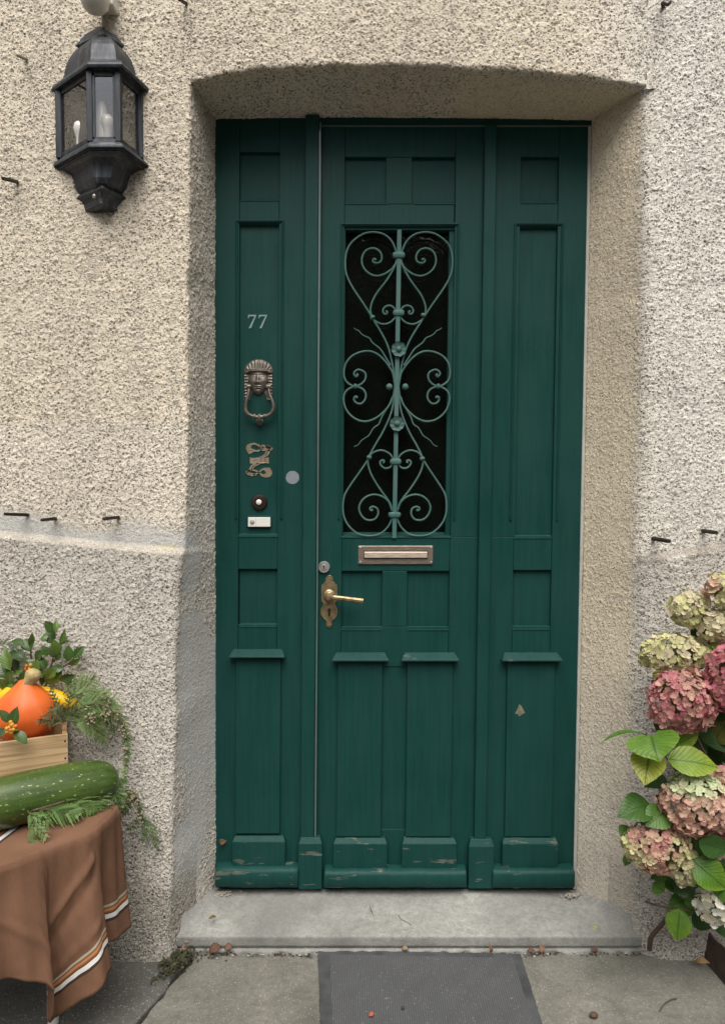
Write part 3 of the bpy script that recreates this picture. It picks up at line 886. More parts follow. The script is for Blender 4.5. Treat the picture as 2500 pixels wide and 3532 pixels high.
J_ = [(757, 1850), (748, O + 200), (735, O + 300), (710, O + 400), (670, O + 500), (610, O + 620), (550, O + 720), (490, O + 830), (470, O + 880), (420, O + 960), (350, O + 1060), (280, O + 1160), (220, O + 1260), (200, O + 1340), (195, O + 1420), (205, O + 1500), (240, O + 1580), (300, O + 1650), (370, O + 1695), (450, O + 1712), (550, O + 1706), (620, O + 1675), (680, O + 1615), (710, O + 1560), (722, O + 1520)]
K_ = [(478, O + 865), (465, O + 920), (475, O + 980), (500, O + 1050), (550, O + 1140), (610, O + 1230), (670, O + 1310), (710, O + 1380), (722, O + 1440)]
L_ = [(480, O + 868), (495, O + 840), (530, O + 810), (600, O + 790), (660, O + 805), (710, O + 840), (732, O + 880)]
M_ = [(727, O + 940), (700, O + 975), (650, O + 985), (610, O + 960), (595, O + 925), (610, O + 900), (635, O + 900), (640, O + 918), (625, O + 922)]
N_ = [(720, O + 1430), (690, O + 1350), (640, O + 1300), (580, O + 1275), (520, O + 1268), (450, O + 1290), (395, O + 1340), (370, O + 1400), (375, O + 1450), (400, O + 1500), (440, O + 1535), (490, O + 1545), (540, O + 1530), (570, O + 1490), (575, O + 1450), (560, O + 1415), (520, O + 1398), (490, O + 1410), (488, O + 1430), (505, O + 1438), (518, O + 1426)]
gr = MB()
yg = -.001
for s_ in (1, -1):
    for nm_, line in (('A', A_), ('B', B_), ('C', C_), ('D', D_), ('E', E_), ('F', F_), ('H', H_), ('I', I_), ('J', J_), ('K', K_), ('L', L_), ('M', M_), ('N', N_)):
        pts = [(x if s_ > 0 else 2 * bar_x(y) - x, y) for x, y in line]
        ln = smooth_line([gp(x, y, yg) for x, y in pts], 4)
        r0 = .0029
        if nm_ in 'EI': rad = lambda t, r0=r0: r0 * (1.05 - .6 * t)
        elif nm_ in 'BDMNFH': rad = lambda t, r0=r0: r0 * (1.15 if t < .93 else 1.5)
        else: rad = lambda t, r0=r0: r0 * 1.1
        gr.tube(ln, rad, 8, 1.15)
pT, pB = gp(803, 165, yg), gp(748, O + 1735, yg)
hw = .0067
gr.add([(p.x + dx, yy, p.z) for p in (pT, pB) for yy in (yg - .006, yg + .006) for dx in (-hw, hw)],
       [(0, 1, 3, 2), (4, 6, 7, 5), (0, 4, 5, 1), (2, 3, 7, 6), (0, 2, 6, 4), (1, 5, 7, 3)])
grille = gr.build('window_grille', M['iron'], door, smooth='auto')
def collar(x, y, wx, wz, tilt=0.0):
    p = gp(x, y, yg); m = MB()
    vs = []
    prof = [(-.5, .62), (-.42, .9), (-.2, 1.06), (.2, 1.06), (.42, .9), (.5, .62)]
    wx, wz = wx * gk * px(yg) / 2, wz * gk * px(yg)
    for t, s_ in prof:
        for q in range(16):
            an = 2 * math.pi * q / 16
            ex = abs(math.cos(an)) ** .6 * math.copysign(1, math.cos(an)); ey = abs(math.sin(an)) ** .6 * math.copysign(1, math.sin(an))
            X, Zv = ex * wx * s_, t * wz
            vs.append((p.x + X * math.cos(tilt) - Zv * math.sin(tilt), p.y + ey * .0105 * s_, p.z + X * math.sin(tilt) + Zv * math.cos(tilt)))
    fs = [(i * 16 + q, i * 16 + (q + 1) % 16, (i + 1) * 16 + (q + 1) % 16, (i + 1) * 16 + q) for i in range(5) for q in range(16)]
    fs += [tuple(range(16))[::-1], tuple(80 + q for q in range(16))]
    m.add(vs, fs)
    return m.build('collar', M['iron'], grille, smooth='auto')
for x, y, a, b in ((797, 437, 128, 68), (795, 1060, 118, 64), (763, O + 912, 118, 64), (752, O + 1485, 130, 62)): collar(x, y, a, b)
for x, y, t in ((512, 1108, .5), (2 * bar_x(1100) - 514, 1085, -.5), (478, O + 866, -.25), (1048, O + 880, .25)): collar(x, y, 54, 36, t)
for x, y in ((330, O + 100), (2 * bar_x(O + 100) - 328, O + 99)): collar(x, y, 32, 50)
def rosette(x, y):
    c = gp(x, y, yg - .008); m = MB(); rr = 80 * gk * px(yg)
    for q in range(8):
        an = 2 * math.pi * q / 8 + .2
        d = Vector((math.cos(an), 0, math.sin(an))); e = Vector((-d.z, 0, d.x))
        vs = []
        for i, (l, wd) in enumerate(((.18, .10), (.45, .27), (.72, .37), (.92, .30), (1.0, .12))):
            for t in (-1, -.5, 0, .5, 1):
                vs.append(c + d * l * rr + e * t * wd * rr + Vector((0, -.002 - .0035 * l * l - .003 * t * t * l, 0)))
        nv = len(vs)
        vs += [v + Vector((0, .004, 0)) for v in vs]
        fs = [(i * 5 + t, i * 5 + t + 1, i * 5 + t + 6, i * 5 + t + 5) for i in range(4) for t in range(4)]
        fs += [tuple(nv + k for k in f)[::-1] for f in fs]
        m.add(vs, fs)
    m.ball(c + Vector((0, -.004, 0)), .0092, 14, (1, .8, 1))
    return m.build('rosette', M['iron'], grille, smooth='auto')
rosette(797, 1450); rosette(778, O + 502)
for x in (695, 868):
    p = gp(x, O + 106, yg)
    MB().ball(p, 36 * gk * px(yg)).build('ball', M['iron'], grille, smooth='auto')

# --- letter slot
ls = MB(); x0, x1, z0, z1 = U(1235, 1914), U(1493, 1914), Zp(1946), Zp(1882)
ls.box(x0, x1, -.0045, .0, z0, z1)
slot = ls.build('letter_slot', M['slot'], door, True, bevel=.002)
fl = MB(); fx0, fx1, fz0, fz1 = U(1256, 1914), U(1473, 1914), Zp(1925.5), Zp(1902)
fl.prism_x(fx0, fx1, [(-.004, fz0), (-.0105, fz0 + .002), (-.0095, fz0 + .006), (-.006, fz1 - .003), (-.004, fz1)])
fl.build('flap', M['slot'], slot, True, bevel=.001)
fr_ = MB()
for a, b, c, d in ((fx0 - .002, fx1 + .002, fz0 - .0022, fz0 - .0004), (fx0 - .002, fx1 + .002, fz1 + .0004, fz1 + .002), (fx0 - .002, fx0 - .0003, fz0, fz1), (fx1 + .0003, fx1 + .002, fz0, fz1)):
    fr_.box(a, b, -.0049, -.0042, c, d)
fr_.build('flap_gap', M['black'], slot, True)
for x in (1243, 1486):
    for y in (1888.5, 1938.5):
        MB().lathe([(.0034, 0), (.0032, .0015), (.001, .0022)], (U(x, y), -.0044, Zp(y)), seg=12).build('screw', M['chrome'], slot, True)
# --- lock cylinder
c = (U(1117.5, 1956), 0, Zp(1956))
lk = MB().lathe([(.0195, 0), (.0195, .004), (.0175, .008), (.0135, .0085), (.0125, .007), (.0095, .007), (.0085, .0095), (.001, .0095)], c, seg=28).build('lock_cylinder', M['chrome'], door, True, smooth='auto')
MB().box(c[0] - .0013, c[0] + .0013, -.0102, -.0092, c[2] - .0055, c[2] + .0055).lathe([(.0026, 0), (.0026, .0006)], (c[0], -.0094, c[2] + .003), seg=10).build('keyway', M['black'], lk, True)
# --- handle plate
def mirror_outline(half):
    return half + [(-x, z) for x, z in half[::-1]]
cx_, cz_ = U(1135.5, 2075), Zp(2075)
k_ = px(0)
half = [(4, 91), (9, 88), (13, 82), (13, 77), (10, 72), (16, 69), (20, 62), (27, 58), (28, 50), (28, 10), (28, 2), (22, -4), (21, -10), (24, -18), (29, -26), (30, -36), (28, -48), (22, -58), (13, -66), (8, -71), (10, -78), (9, -85), (5, -90)]
hp = MB().plate([(cx_ + x * k_, cz_ + z * k_) for x, z in mirror_outline(half)], -.0035, .0, .0012).build('door_handle', M['brass'], door, True, smooth='auto')
rc = (U(1135, 2053), -.003, Zp(2053))
MB().lathe([(.0195, 0), (.0195, .003), (.017, .006), (.0125, .007), (.012, .011), (.0105, .012), (.010, .032), (.001, .034)], rc, seg=26).build('rose', M['brass'], hp, True, smooth='auto')
ro = Vector((rc[0], -.028, rc[2])); tip = Vector((U(1252, 2074, -.045), -.040, Zp(2074, -.040)))
lv = MB(); pts = smooth_line([ro + Vector((-.004, .004, .001)), ro + Vector((.012, -.006, -.001)), ro + Vector((.026, -.010, -.003)), tip], 5)
lv.tube(pts, lambda t: .0066 + .0022 * t, 8, 1.0)
lv.build('lever', M['brass'], hp, True, smooth='auto')
kz = Zp(2110); kx = U(1135.5, 2110)
MB().lathe([(.0052, 0), (.0052, .0006)], (kx, -.0034, kz + .006), seg=12).box(kx - .0032, kx + .0032, -.0042, -.0034, kz - .014, kz + .003).build('keyhole', M['black'], hp, True)
for y in (1994, 2155):
    MB().lathe([(.0030, 0), (.0028, .0012), (.001, .0018)], (U(1135.5, y), -.0034, Zp(y)), seg=10).build('screw', M['brass'], hp, True)

# --- house number 77
yS = .013          # face of the side panel's recessed boards
def seven(x0, ytop):
    s_ = px(0); X = U(x0, ytop + 25, yS); Zt = Zp(ytop, yS)
    pl = [(1, 0), (29, 0), (29, -3), (11, -46), (3, -46), (4, -44), (23.5, -5), (7, -5), (4, -7.5), (2.4, -12), (0, -12)]
    return [(X + x * s_, Zt + z * s_) for x, z in pl]
nb = MB(); nb.plate(seven(855, 1085.5), yS - .0022, yS + .001, .0004); nb.plate(seven(892, 1085.5), yS - .0022, yS + .001, .0004)
nb.build('house_number', M['number'], door, True)['label'] = 'pale serif house number 77'

# --- knocker: relief of an Egyptian head
kx0, ky0 = 891.5, 1310.0          # centre of the plate (photograph pixels)
kc = Vector((U(kx0, ky0, yS), yS, Zp(ky0, yS)))
uu = np.linspace(-49, 49, 92); vv = np.linspace(-68, 70, 128)        # half width, height in photograph pixels (up positive)
UU, VV = np.meshgrid(uu, vv)
def ga(cx, cy, sx, sy, a): return a * np.exp(-((UU - cx) / sx) ** 2 - ((VV - cy) / sy) ** 2)
arch = np.where(VV > 28, ((UU / 49) ** 2 + ((VV - 28) / 42) ** 2) < 1, np.abs(UU) < 49 - .04 * (28 - VV))
inside = arch & ~((np.hypot(UU / 1.0, (VV + 64) / 1.05) < 27) & (VV < -40))
H = np.where(inside, 4.0, 0.0)
hood = np.sqrt(np.clip(1 - (UU / 47) ** 2 - ((VV - 22) / 48) ** 2, 0, 1)) * 17 * sstep(18, 27, VV)
stripes = 1.7 * np.sin(np.arctan2(UU, VV + 40) * 52) * (VV > 34) * (hood > 0)
H += hood + stripes * (VV < 66)
H += 3.0 * ((np.abs(VV - 30) < 2.2) | (np.abs(VV - 35) < 1.4)) * (np.abs(UU) < 41)
lap = (np.abs(UU) > 34) & (VV < 28)
H += np.where(lap, 5 + 1.6 * np.sin(VV * .62), 0)
face = np.clip(1 - (UU / (33 - .16 * np.clip(-VV - 5, 0, 60))) ** 2 - np.where(VV > -6, ((VV + 6) / 44) ** 2, ((VV + 6) / 47) ** 2), 0, 1)
fm = (face > 0) & (VV < 30)
F = np.sqrt(face) * 19
F += ga(0, 0, 5.0, 15, 5.5) + ga(0, -10, 7.5, 5, 5.5) + ga(-6, -12, 3.6, 3.4, 2.2) + ga(6, -12, 3.6, 3.4, 2.2)
for s_ in (-1, 1):
    F += ga(14 * s_, 13, 9, 4.5, -4.2) + ga(14 * s_, 12.5, 7, 3.2, 4.2) + ga(14 * s_, 20, 12, 2.0, 3.0) + ga(14 * s_, 12.5, 9.5, 1.1, -.9)
    F += ga(19 * s_, -8, 9, 10, 2.6)
F += ga(0, -23.5, 11, 2.1, 3.6) + ga(0, -26.2, 9.5, .9, -3.2) + ga(0, -29, 9, 2.3, 3.6) + ga(0, -33.5, 7, 1.8, -2.0) + ga(0, -41, 10, 6, 3.2)
H = np.where(fm, np.maximum(H, 3 + F), H)
for s_ in (-1, 1):
    H += ga(37 * s_, 2, 3.5, 9, 6) - ga(37 * s_, 2, 1.6, 5, 3)
    H = np.maximum(H, np.where(np.hypot((UU - 33 * s_) / 7.5, (VV + 24) / 8.5) < 1, 17, 0))
kn = MB(); n_, m_ = UU.shape
s_ = px(yS)
vs = [(kc.x + UU[i, j] * s_, yS + .002 - H[i, j] * s_ * .8, kc.z + VV[i, j] * s_) for i in range(n_) for j in range(m_)]
ins_ = inside | (H > 6)
fs = [(i * m_ + j, i * m_ + j + 1, (i + 1) * m_ + j + 1, (i + 1) * m_ + j) for i in range(n_ - 1) for j in range(m_ - 1) if ins_[i:i + 2, j:j + 2].any()]
kn.add(vs, fs)
knock = kn.build('door_knocker', M['bronze'], door, True, smooth=True)
knock['label'] = 'bronze knocker shaped as an Egyptian head'
def kp(zx, zy, y): return Vector((U(700 + zx * .3922, 1000 + zy * .3922, y), y, Zp(1000 + zy * .3922, y)))
ring = MB()
rp = [kp(402, 850, -.006), kp(402, 905, -.010), kp(385, 965, -.013), kp(374, 1030, -.013), kp(390, 1085, -.012), (kp(440, 1112, -.010)), kp(497, 1118, -.010), kp(555, 1108, -.010), kp(604, 1080, -.012), kp(621, 1025, -.013), kp(606, 965, -.013), kp(584, 905, -.010), kp(578, 850, -.006)]
def rr_(t):
    q = abs(t - .5)
    return .0050 + .0014 * math.exp(-((q - .16) / .12) ** 2) + .0022 * math.exp(-(q / .05) ** 2)
ring.tube(smooth_line(rp, 6), rr_, 12)
for q in (-1, 1):
    c = kp(490 + 88 * q, 850, -.008)
    ring.lathe([(.0068, -.007), (.0076, -.004), (.0076, .004), (.0068, .007)], c, (1, 0, 0), 12)
c = kp(497, 1112, -.010)
for dx, r_, hz in ((-.016, .0085, .009), (0, .0092, .016), (.016, .0085, .009)):
    ring.ball((c.x + dx, c.y, c.z - (.006 if dx == 0 else 0)), 1.0, 12, (.0062, r_, hz))
ring.build('knocker_ring', M['bronze'], knock, True, smooth='auto')
MB().lathe([(.012, 0), (.012, .004), (.008, .008), (.001, .009)], kp(500, 1160, yS), seg=18).build('strike_button', M['bronze'], knock, True, smooth='auto')

# --- art nouveau name plate
def npx(zx, zy): p = kp(zx, zy, yS); return (p.x, p.z)
np_ = MB()
def band(pts, wd):
    ln = smooth_line([Vector((*npx(x, y), 0)) for x, y in pts], 6)
    n = len(ln); L_, R_ = [], []
    for i, p in enumerate(ln):
        t = (ln[min(i + 1, n - 1)] - ln[max(i - 1, 0)]).normalized(); q = Vector((-t.y, t.x, 0))
        tt = i / (n - 1); ww = (wd(tt) if callable(wd) else wd) * px(yS) * .3922
        L_.append(p + q * ww / 2); R_.append(p - q * ww / 2)
    y0, y1 = yS - .0024, yS + .0005
    vs = [(v.x, yy, v.y) for yy in (y0, y1) for a in (L_, R_) for v in a]
    fs = [(i, i + 1, n + i + 1, n + i) for i in range(n - 1)] + [(2 * n + i, 3 * n + i, 3 * n + i + 1, 2 * n + i + 1) for i in range(n - 1)]
    fs += [(i, 2 * n + i, 2 * n + i + 1, i + 1) for i in range(n - 1)] + [(n + i, n + i + 1, 3 * n + i + 1, 3 * n + i) for i in range(n - 1)]
    fs += [(0, n, 3 * n, 2 * n), (n - 1, 3 * n - 1, 4 * n - 1, 2 * n - 1)]
    np_.add(vs, fs)
np_.plate([npx(x, y) for x, y in ((412, 1472), (440, 1478), (500, 1472), (535, 1480), (578, 1470), (580, 1530), (555, 1522), (520, 1530), (480, 1524), (440, 1530), (412, 1526))], yS - .0022, yS + .0005, .0004)
np_.plate([npx(x, y) for x, y in ((378, 1390), (390, 1362), (415, 1350), (445, 1352), (425, 1372), (418, 1395), (445, 1400), (475, 1412), (440, 1428), (405, 1446), (388, 1420))], yS - .0021, yS + .0005, .0004)
np_.plate([npx(x, y) for x, y in ((612, 1610), (600, 1635), (575, 1650), (540, 1650), (500, 1632), (530, 1622), (556, 1612), (545, 1590), (520, 1578), (570, 1562), (600, 1580))], yS - .0021, yS + .0005, .0004)
band([(410, 1362), (450, 1352), (500, 1372), (540, 1395), (580, 1412)], 16)
band([(440, 1412), (490, 1414), (530, 1385), (570, 1372), (612, 1400)], 15)
band([(500, 1372), (545, 1368), (600, 1388)], 12)
band([(500, 1398), (560, 1415), (612, 1402)], 12)
band([(585, 1400), (578, 1432), (560, 1455), (520, 1474)], 16)
band([(562, 1420), (540, 1450), (500, 1474)], 10)
band([(470, 1526), (430, 1548), (412, 1580), (392, 1602)], 16)
band([(500, 1528), (450, 1555), (430, 1590)], 10)
band([(380, 1602), (420, 1585), (470, 1592), (520, 1625), (570, 1640)], 14)
band([(385, 1612), (430, 1630), (480, 1612), (530, 1575), (590, 1570)], 14)
band([(378, 1606), (420, 1612), (470, 1632)], 11)
npo = np_.build('name_plate', M['plate_bronze'], door, True)
npo['label'] = 'pierced bronze name plate with a flowing script'
sc_ = MB()
scr = [[(432, 1492), (458, 1486), (475, 1488)], [(458, 1486), (450, 1505), (440, 1512)], [(470, 1500), (462, 1510), (474, 1510), (480, 1498)], [(480, 1498), (486, 1508), (498, 1496), (492, 1508), (504, 1508)],
       [(505, 1510), (512, 1496), (516, 1508), (526, 1494)], [(526, 1494), (518, 1520)], [(530, 1508), (548, 1480), (540, 1508)], [(545, 1508), (562, 1478), (553, 1508)], [(556, 1504), (568, 1496), (560, 1508), (576, 1500)], [(420, 1516), (470, 1514), (530, 1518), (572, 1514)]]
for st in scr:
    sc_.tube(smooth_line([Vector((npx(x, y)[0], yS - .0026, npx(x, y)[1])) for x, y in st], 4), .0006, 5)
sc_.build('script', M['slot'], npo, True)
for x, y in ((418, 1405), (570, 1590)):
    MB().lathe([(.0026, 0), (.002, .0014), (.0005, .0018)], kp(x, y, yS - .0022), seg=10).build('screw', M['brass'], npo, True)

# --- bells
c = kp(496, 1866, yS)
bell = MB().lathe([(.0262, 0), (.0262, .004), (.0235, .009), (.015, .011), (.0095, .0105), (.0093, .009), (.001, .009)], c, seg=32).build('doorbell', M['bakelite'], door, True, smooth='auto')
bell['label'] = 'round dark brown bell push'
MB().lathe([(.0088, .008), (.0088, .0125), (.0065, .0145), (.001, .015)], c, seg=22).build('button', M['white_plastic'], bell, True, smooth='auto')
x0, x1, z0, z1 = kp(391, 0, yS).x, kp(604, 2040, yS).x, kp(0, 2086, yS).z, kp(0, 1985, yS).z
b2 = MB().box(x0, x1, yS - .004, yS + .001, z0, z1).build('doorbell', M['green'], door, True, bevel=.002)
b2['label'] = 'white rectangular bell push with a grey button'
x0, x1, z0, z1 = kp(401, 2000, yS).x, kp(596, 2040, yS).x, kp(0, 2082, yS).z, kp(0, 1999, yS).z
MB().box(x0, x1, yS - .012, yS - .0035, z0, z1).build('cover', M['white_plastic'], b2, True, bevel=.0015)
xs = kp(466, 2040, yS - .012).x
MB().box(xs - .0004, xs + .0004, yS - .0124, yS - .0118, z0 + .001, z1 - .001).build('cover_joint', M['grey_plastic'], b2, True)
MB().lathe([(.0076, 0), (.0076, .002), (.005, .0035), (.0005, .004)], kp(434, 2040, yS - .0118), seg=20).build('button', M['grey_plastic'], b2, True, smooth='auto')
# --- filler patch, knot of bare wood, nails
def blob(x, y, r, Y, seed, n=26, j=.05, sx=1.0):
    r_ = random.Random(seed)
    return [(U(x, y, Y) + math.cos(2 * math.pi * i / n) * r * sx * (1 + r_.uniform(-j, j)), Zp(y, Y) + math.sin(2 * math.pi * i / n) * r * (1 + r_.uniform(-j, j))) for i in range(n)]
o = MB().plate(blob(1009, 1647, 23 * px(0), 0, 3), -.0007, .0005, .0002).build('filler_patch', M['filler'], sp, True)
o['label'] = 'round grey patch of filler'
Y = -.012
pl = [(1163, 1578), (1168, 1583), (1172, 1591), (1176, 1597), (1169, 1601), (1163, 1606), (1158, 1600), (1153, 1600), (1157, 1592), (1160, 1586)]
MB().plate([(U(x * 1.5394 + .5, y * 1.5394, Y), Zp(y * 1.5394, Y)) for x, y in pl], Y - .0005, Y + .001, .0001).build('bare_patch', M['bare_wood'], lf, True)
for y in (2550, 2692, 2845):
    MB().lathe([(.0035, 0), (.003, .0012), (.0005, .0016)], (U(1056, y, -.02), -.0199, Zp(y, -.02)), seg=10).build('nail', M['green'], sp, True)

# ------------------------------------------------------------------ more materials
def leafy(name, rough=.45, vein=(.30, .42, .12), vf=.55, nveins=8.0, trans=.22, spec=.4):
    k = NT(name)
    a = k.n('Attribute', attribute_name='col').outputs['Color']
    uv = k.n('UVMap').outputs[0]
    sx = k.n('SeparateXYZ', Vector=uv)
    u, v = sx.outputs[0], sx.outputs[1]
    av = k.math('ABSOLUTE', k.math('SUBTRACT', v, .5))
    ph = k.math('SUBTRACT', u, k.math('MULTIPLY', k.math('POWER', av, .8), .55))
    fr = k.math('FRACT', k.math('MULTIPLY', ph, nveins))
    side = k.ramp(k.math('ABSOLUTE', k.math('SUBTRACT', fr, .5)), [(.0, 1.0), (.05, .8), (.12, 0.0)])
    mid = k.ramp(av, [(0, 1.0), (.02, .8), (.045, 0.0)])
    vv = k.math('MAXIMUM', k.math('MULTIPLY', side, .7), mid)
    n1 = k.noise((1, 1, 1), 70, 3)
    c = k.mix(k.ramp(n1, [(.3, 0.0), (.7, .3)]), a, (.02, .045, .012))
    c = k.mix(k.math('MULTIPLY', vv, vf), c, vein)
    k.out(c, rough, 0, k.bump(k.math('SUBTRACT', k.math('MULTIPLY', n1, .4), vv), .45, .0015), spec)
    if trans:
        t = k.n('BsdfTranslucent', Color=c)
        ms = k.n('MixShader'); k.set(ms.inputs[0], trans); k.set(ms.inputs[1], k.b.outputs[0]); k.set(ms.inputs[2], t.outputs[0])
        k.t.links.new(ms.outputs[0], k.t.nodes['Material Output'].inputs['Surface'])
    return k.m
M['holly'] = leafy('holly_leaf', .24, (.20, .27, .08), .35, 7, .12, .5)
M['hleaf'] = leafy('hydrangea_leaf', .42, (.035, .085, .012), .75, 9, .25, .4)
def attr_mat(name, rough=.6, trans=.2, spec=.25, var=60):
    k = NT(name)
    a = k.n('Attribute', attribute_name='col').outputs['Color']
    n1 = k.noise((1, 1, 1), var, 3)
    c = k.mix(k.ramp(n1, [(.3, 0.0), (.75, .25)]), a, (.25, .20, .10)) if trans else a
    k.out(c, rough, 0, None, spec)
    if trans:
        t = k.n('BsdfTranslucent', Color=c)
        ms = k.n('MixShader'); k.set(ms.inputs[0], trans); k.set(ms.inputs[1], k.b.outputs[0]); k.set(ms.inputs[2], t.outputs[0])
        k.t.links.new(ms.outputs[0], k.t.nodes['Material Output'].inputs['Surface'])
    return k.m
M['petal'] = attr_mat('petal', .6, .25)
M['needle'] = attr_mat('conifer_scales', .5, .15, .3, 30)
M['dry'] = attr_mat('dry_leaf', .75, .1)
M['twig'] = plain('twig_bark', (.085, .058, .036), .8, 0, .4, 120, .4)
M['pstem'] = plain('pale_stem', (.20, .17, .07), .7, 0, .3, 120, .4)
M['gstem'] = plain('green_stem', (.10, .15, .035), .6, 0, .3, 100)
M['cone'] = plain('cone_scale', (.24, .21, .13), .7, 0, .35, 200, .3)
M['berry'] = attr_mat('berry_skin', .25, 0, .5)
k = NT('pumpkin_skin')
n1 = k.noise((1, 1, 1), 9, 4); n2 = k.noise((1, 1, .25), 60, 3); pz = k.n('SeparateXYZ', Vector=k.pos()).outputs[2]
c = k.ramp(n1, [(.3, (.62, .105, .018)), (.7, (.72, .17, .03))])
c = k.mix(k.ramp(n2, [(.6, 0.0), (.72, .25)]), c, (.72, .30, .11))
M['pumpkin'] = k.out(c, .46, 0, k.bump(n2, .08, .002), .4)
M['squash'] = plain('yellow_skin', (.80, .50, .012), .32, 0, .1, 14)
k = NT('marrow_skin')
tc = k.n('UVMap').outputs[0]
mp = k.n('Mapping', Vector=tc, Scale=(7, 26, 1)).outputs[0]
n1 = k.n('TexNoise', Vector=mp, Scale=1.0, Detail=3.0).outputs[0]
mp2 = k.n('Mapping', Vector=tc, Scale=(75, 110, 1)).outputs[0]
vo = k.n('TexVoronoi', Vector=mp2, Scale=1.0, feature='F1'); f2 = k.ramp(vo.outputs['Distance'], [(.12, 1.0), (.26, 0.0)])
mp3 = k.n('Mapping', Vector=tc, Scale=(34, 60, 1)).outputs[0]
vo3 = k.n('TexVoronoi', Vector=mp3, Scale=1.0, feature='F1'); f3 = k.ramp(vo3.outputs['Distance'], [(.13, 1.0), (.24, 0.0)])
c = k.ramp(n1, [(.28, (.030, .060, .016)), (.52, (.052, .092, .018)), (.76, (.085, .125, .024))])
rv = k.n('SeparateColor', Color=vo.outputs['Color']).outputs[0]
c = k.mix(k.math('MULTIPLY', f2, k.math('GREATER_THAN', rv, .45)), c, (.15, .20, .06))
c = k.mix(k.math('MULTIPLY', f3, k.math('GREATER_THAN', k.n('SeparateColor', Color=vo3.outputs['Color']).outputs[0], .5)), c, (.34, .40, .18))
M['marrow'] = k.out(c, .30, 0, k.bump(n1, .1, .002), .45)
k = NT('box_wood')
gw = k.noise((2.2, 2.2, 70), 2.2, 4, .6, .6)
c = k.ramp(gw, [(.32, (.34, .20, .095)), (.5, (.55, .385, .215)), (.7, (.62, .46, .28))])
M['boxwood'] = k.out(c, .6, 0, k.bump(gw, .2, .001), .25)
# woven cloth, the stripes laid out by distance from the hem
k = NT('woven_cloth')
uv = k.n('UVMap').outputs[0]; u = k.n('SeparateXYZ', Vector=uv).outputs[0]
vco = k.n('SeparateXYZ', Vector=uv).outputs[1]
wv1 = k.noise((220, 220, 26), 2, 3); wv2 = k.noise((1, 1, 1), 12, 3)
base = k.ramp(wv2, [(.3, (.155, .082, .052)), (.7, (.200, .108, .070))])
base = k.mix(k.ramp(wv1, [(.35, .0), (.7, .35)]), base, (.25, .135, .078))
st = k.ramp(k.math('MULTIPLY', u, 5.0), [(0, (.22, .10, .05)), (.285, (.060, .040, .034)), (.325, (.72, .70, .68)), (.390, (.10, .055, .035)), (.405, (.23, .10, .03)), (.428, (.48, .20, .10)), (.462, (.16, .10, .06)), (.485, (.42, .37, .28)), (.522, (.22, .10, .05))], 'CONSTANT')
ins = k.math('MULTIPLY', k.math('GREATER_THAN', u, .057), k.math('LESS_THAN', u, .1044))
c = k.mix(ins, base, st)
fine = k.n('TexWave', Vector=k.n('Mapping', Vector=uv, Scale=(1, 1, 1)).outputs[0], wave_type='BANDS', bands_direction='Y'); fine.inputs['Scale'].default_value = 95; fine.inputs['Distortion'].default_value = 1.5
M['cloth'] = k.out(c, .9, 0, k.bump(k.math('ADD', fine.outputs['Fac'], wv1), .22, .001), .1)
M['white_paint'] = plain('white_enamel', (.74, .74, .72), .4, 0, .05, 30)
M['sensor'] = plain('aged_white_plastic', (.60, .58, .52), .45, 0, .08, 20)
M['cable'] = plain('cable_sheath', (.24, .21, .165), .6, 0, .1, 20)

# ------------------------------------------------------------------ lantern
lan = empty('wall_lantern', P(345, 700, YW), 'black six-sided wall lantern with glass panes on the cream wall', 'lantern')
lc = P(350, 400, YW).x
hw_ = (P(490, 400, YW).x - P(197, 400, YW).x) / 2
lcx = (P(490, 400, YW).x + P(197, 400, YW).x) / 2
DEP = .105
fl_ = P(308, 400, YW - DEP).x - lcx; fr__ = P(410, 400, YW - DEP).x - lcx
def lring(s, y_src, narrow=1.0, dep=1.0, back=0.0):
    """ring of the lantern: scale s, front edge seen at row y_src"""
    d = DEP * s * dep
    z = P(350, y_src, YW - d).z
    m_ = (fl_ + fr__) / 2; h = (fr__ - fl_) / 2 * narrow
    w_ = [(-hw_ * s, back), (m_ * s - h * s, -d), (m_ * s + h * s, -d), (hw_ * s, back)]
    return [(lcx + x, YW + .004 + y, z) for x, y in w_]
def loft(mb, rings, close_ends=True):
    n = len(rings[0]); vs = [p for r in rings for p in r]
    fs = [(i * n + q, i * n + (q + 1) % n, (i + 1) * n + (q + 1) % n, (i + 1) * n + q) for i in range(len(rings) - 1) for q in range(n)]
    if close_ends: fs += [tuple(range(n))[::-1], tuple((len(rings) - 1) * n + q for q in range(n))]
    mb.add(vs, fs)
    return mb
# hood with its little cap
hood_ = loft(MB(), [lring(1.06, 232), lring(1.15, 226), lring(1.17, 216), lring(1.14, 209), lring(1.08, 205), lring(.88, 200), lring(.86, 190), lring(.84, 176), lring(.81, 160), lring(.76, 145), lring(.68, 132), lring(.57, 123), lring(.36, 118)])
hb = hood_.build('hood', M['lantern'], lan, bevel=.002)
loft(MB(), [lring(.50, 128, .25), lring(.60, 116, .22, .86), lring(.61, 112, .22, .86), lring(.52, 104, .2, .8), lring(.40, 92, .2, .8), lring(.22, 86, .2), lring(.05, 84, .2)]).build('cap', M['lantern'], lan, bevel=.0015)
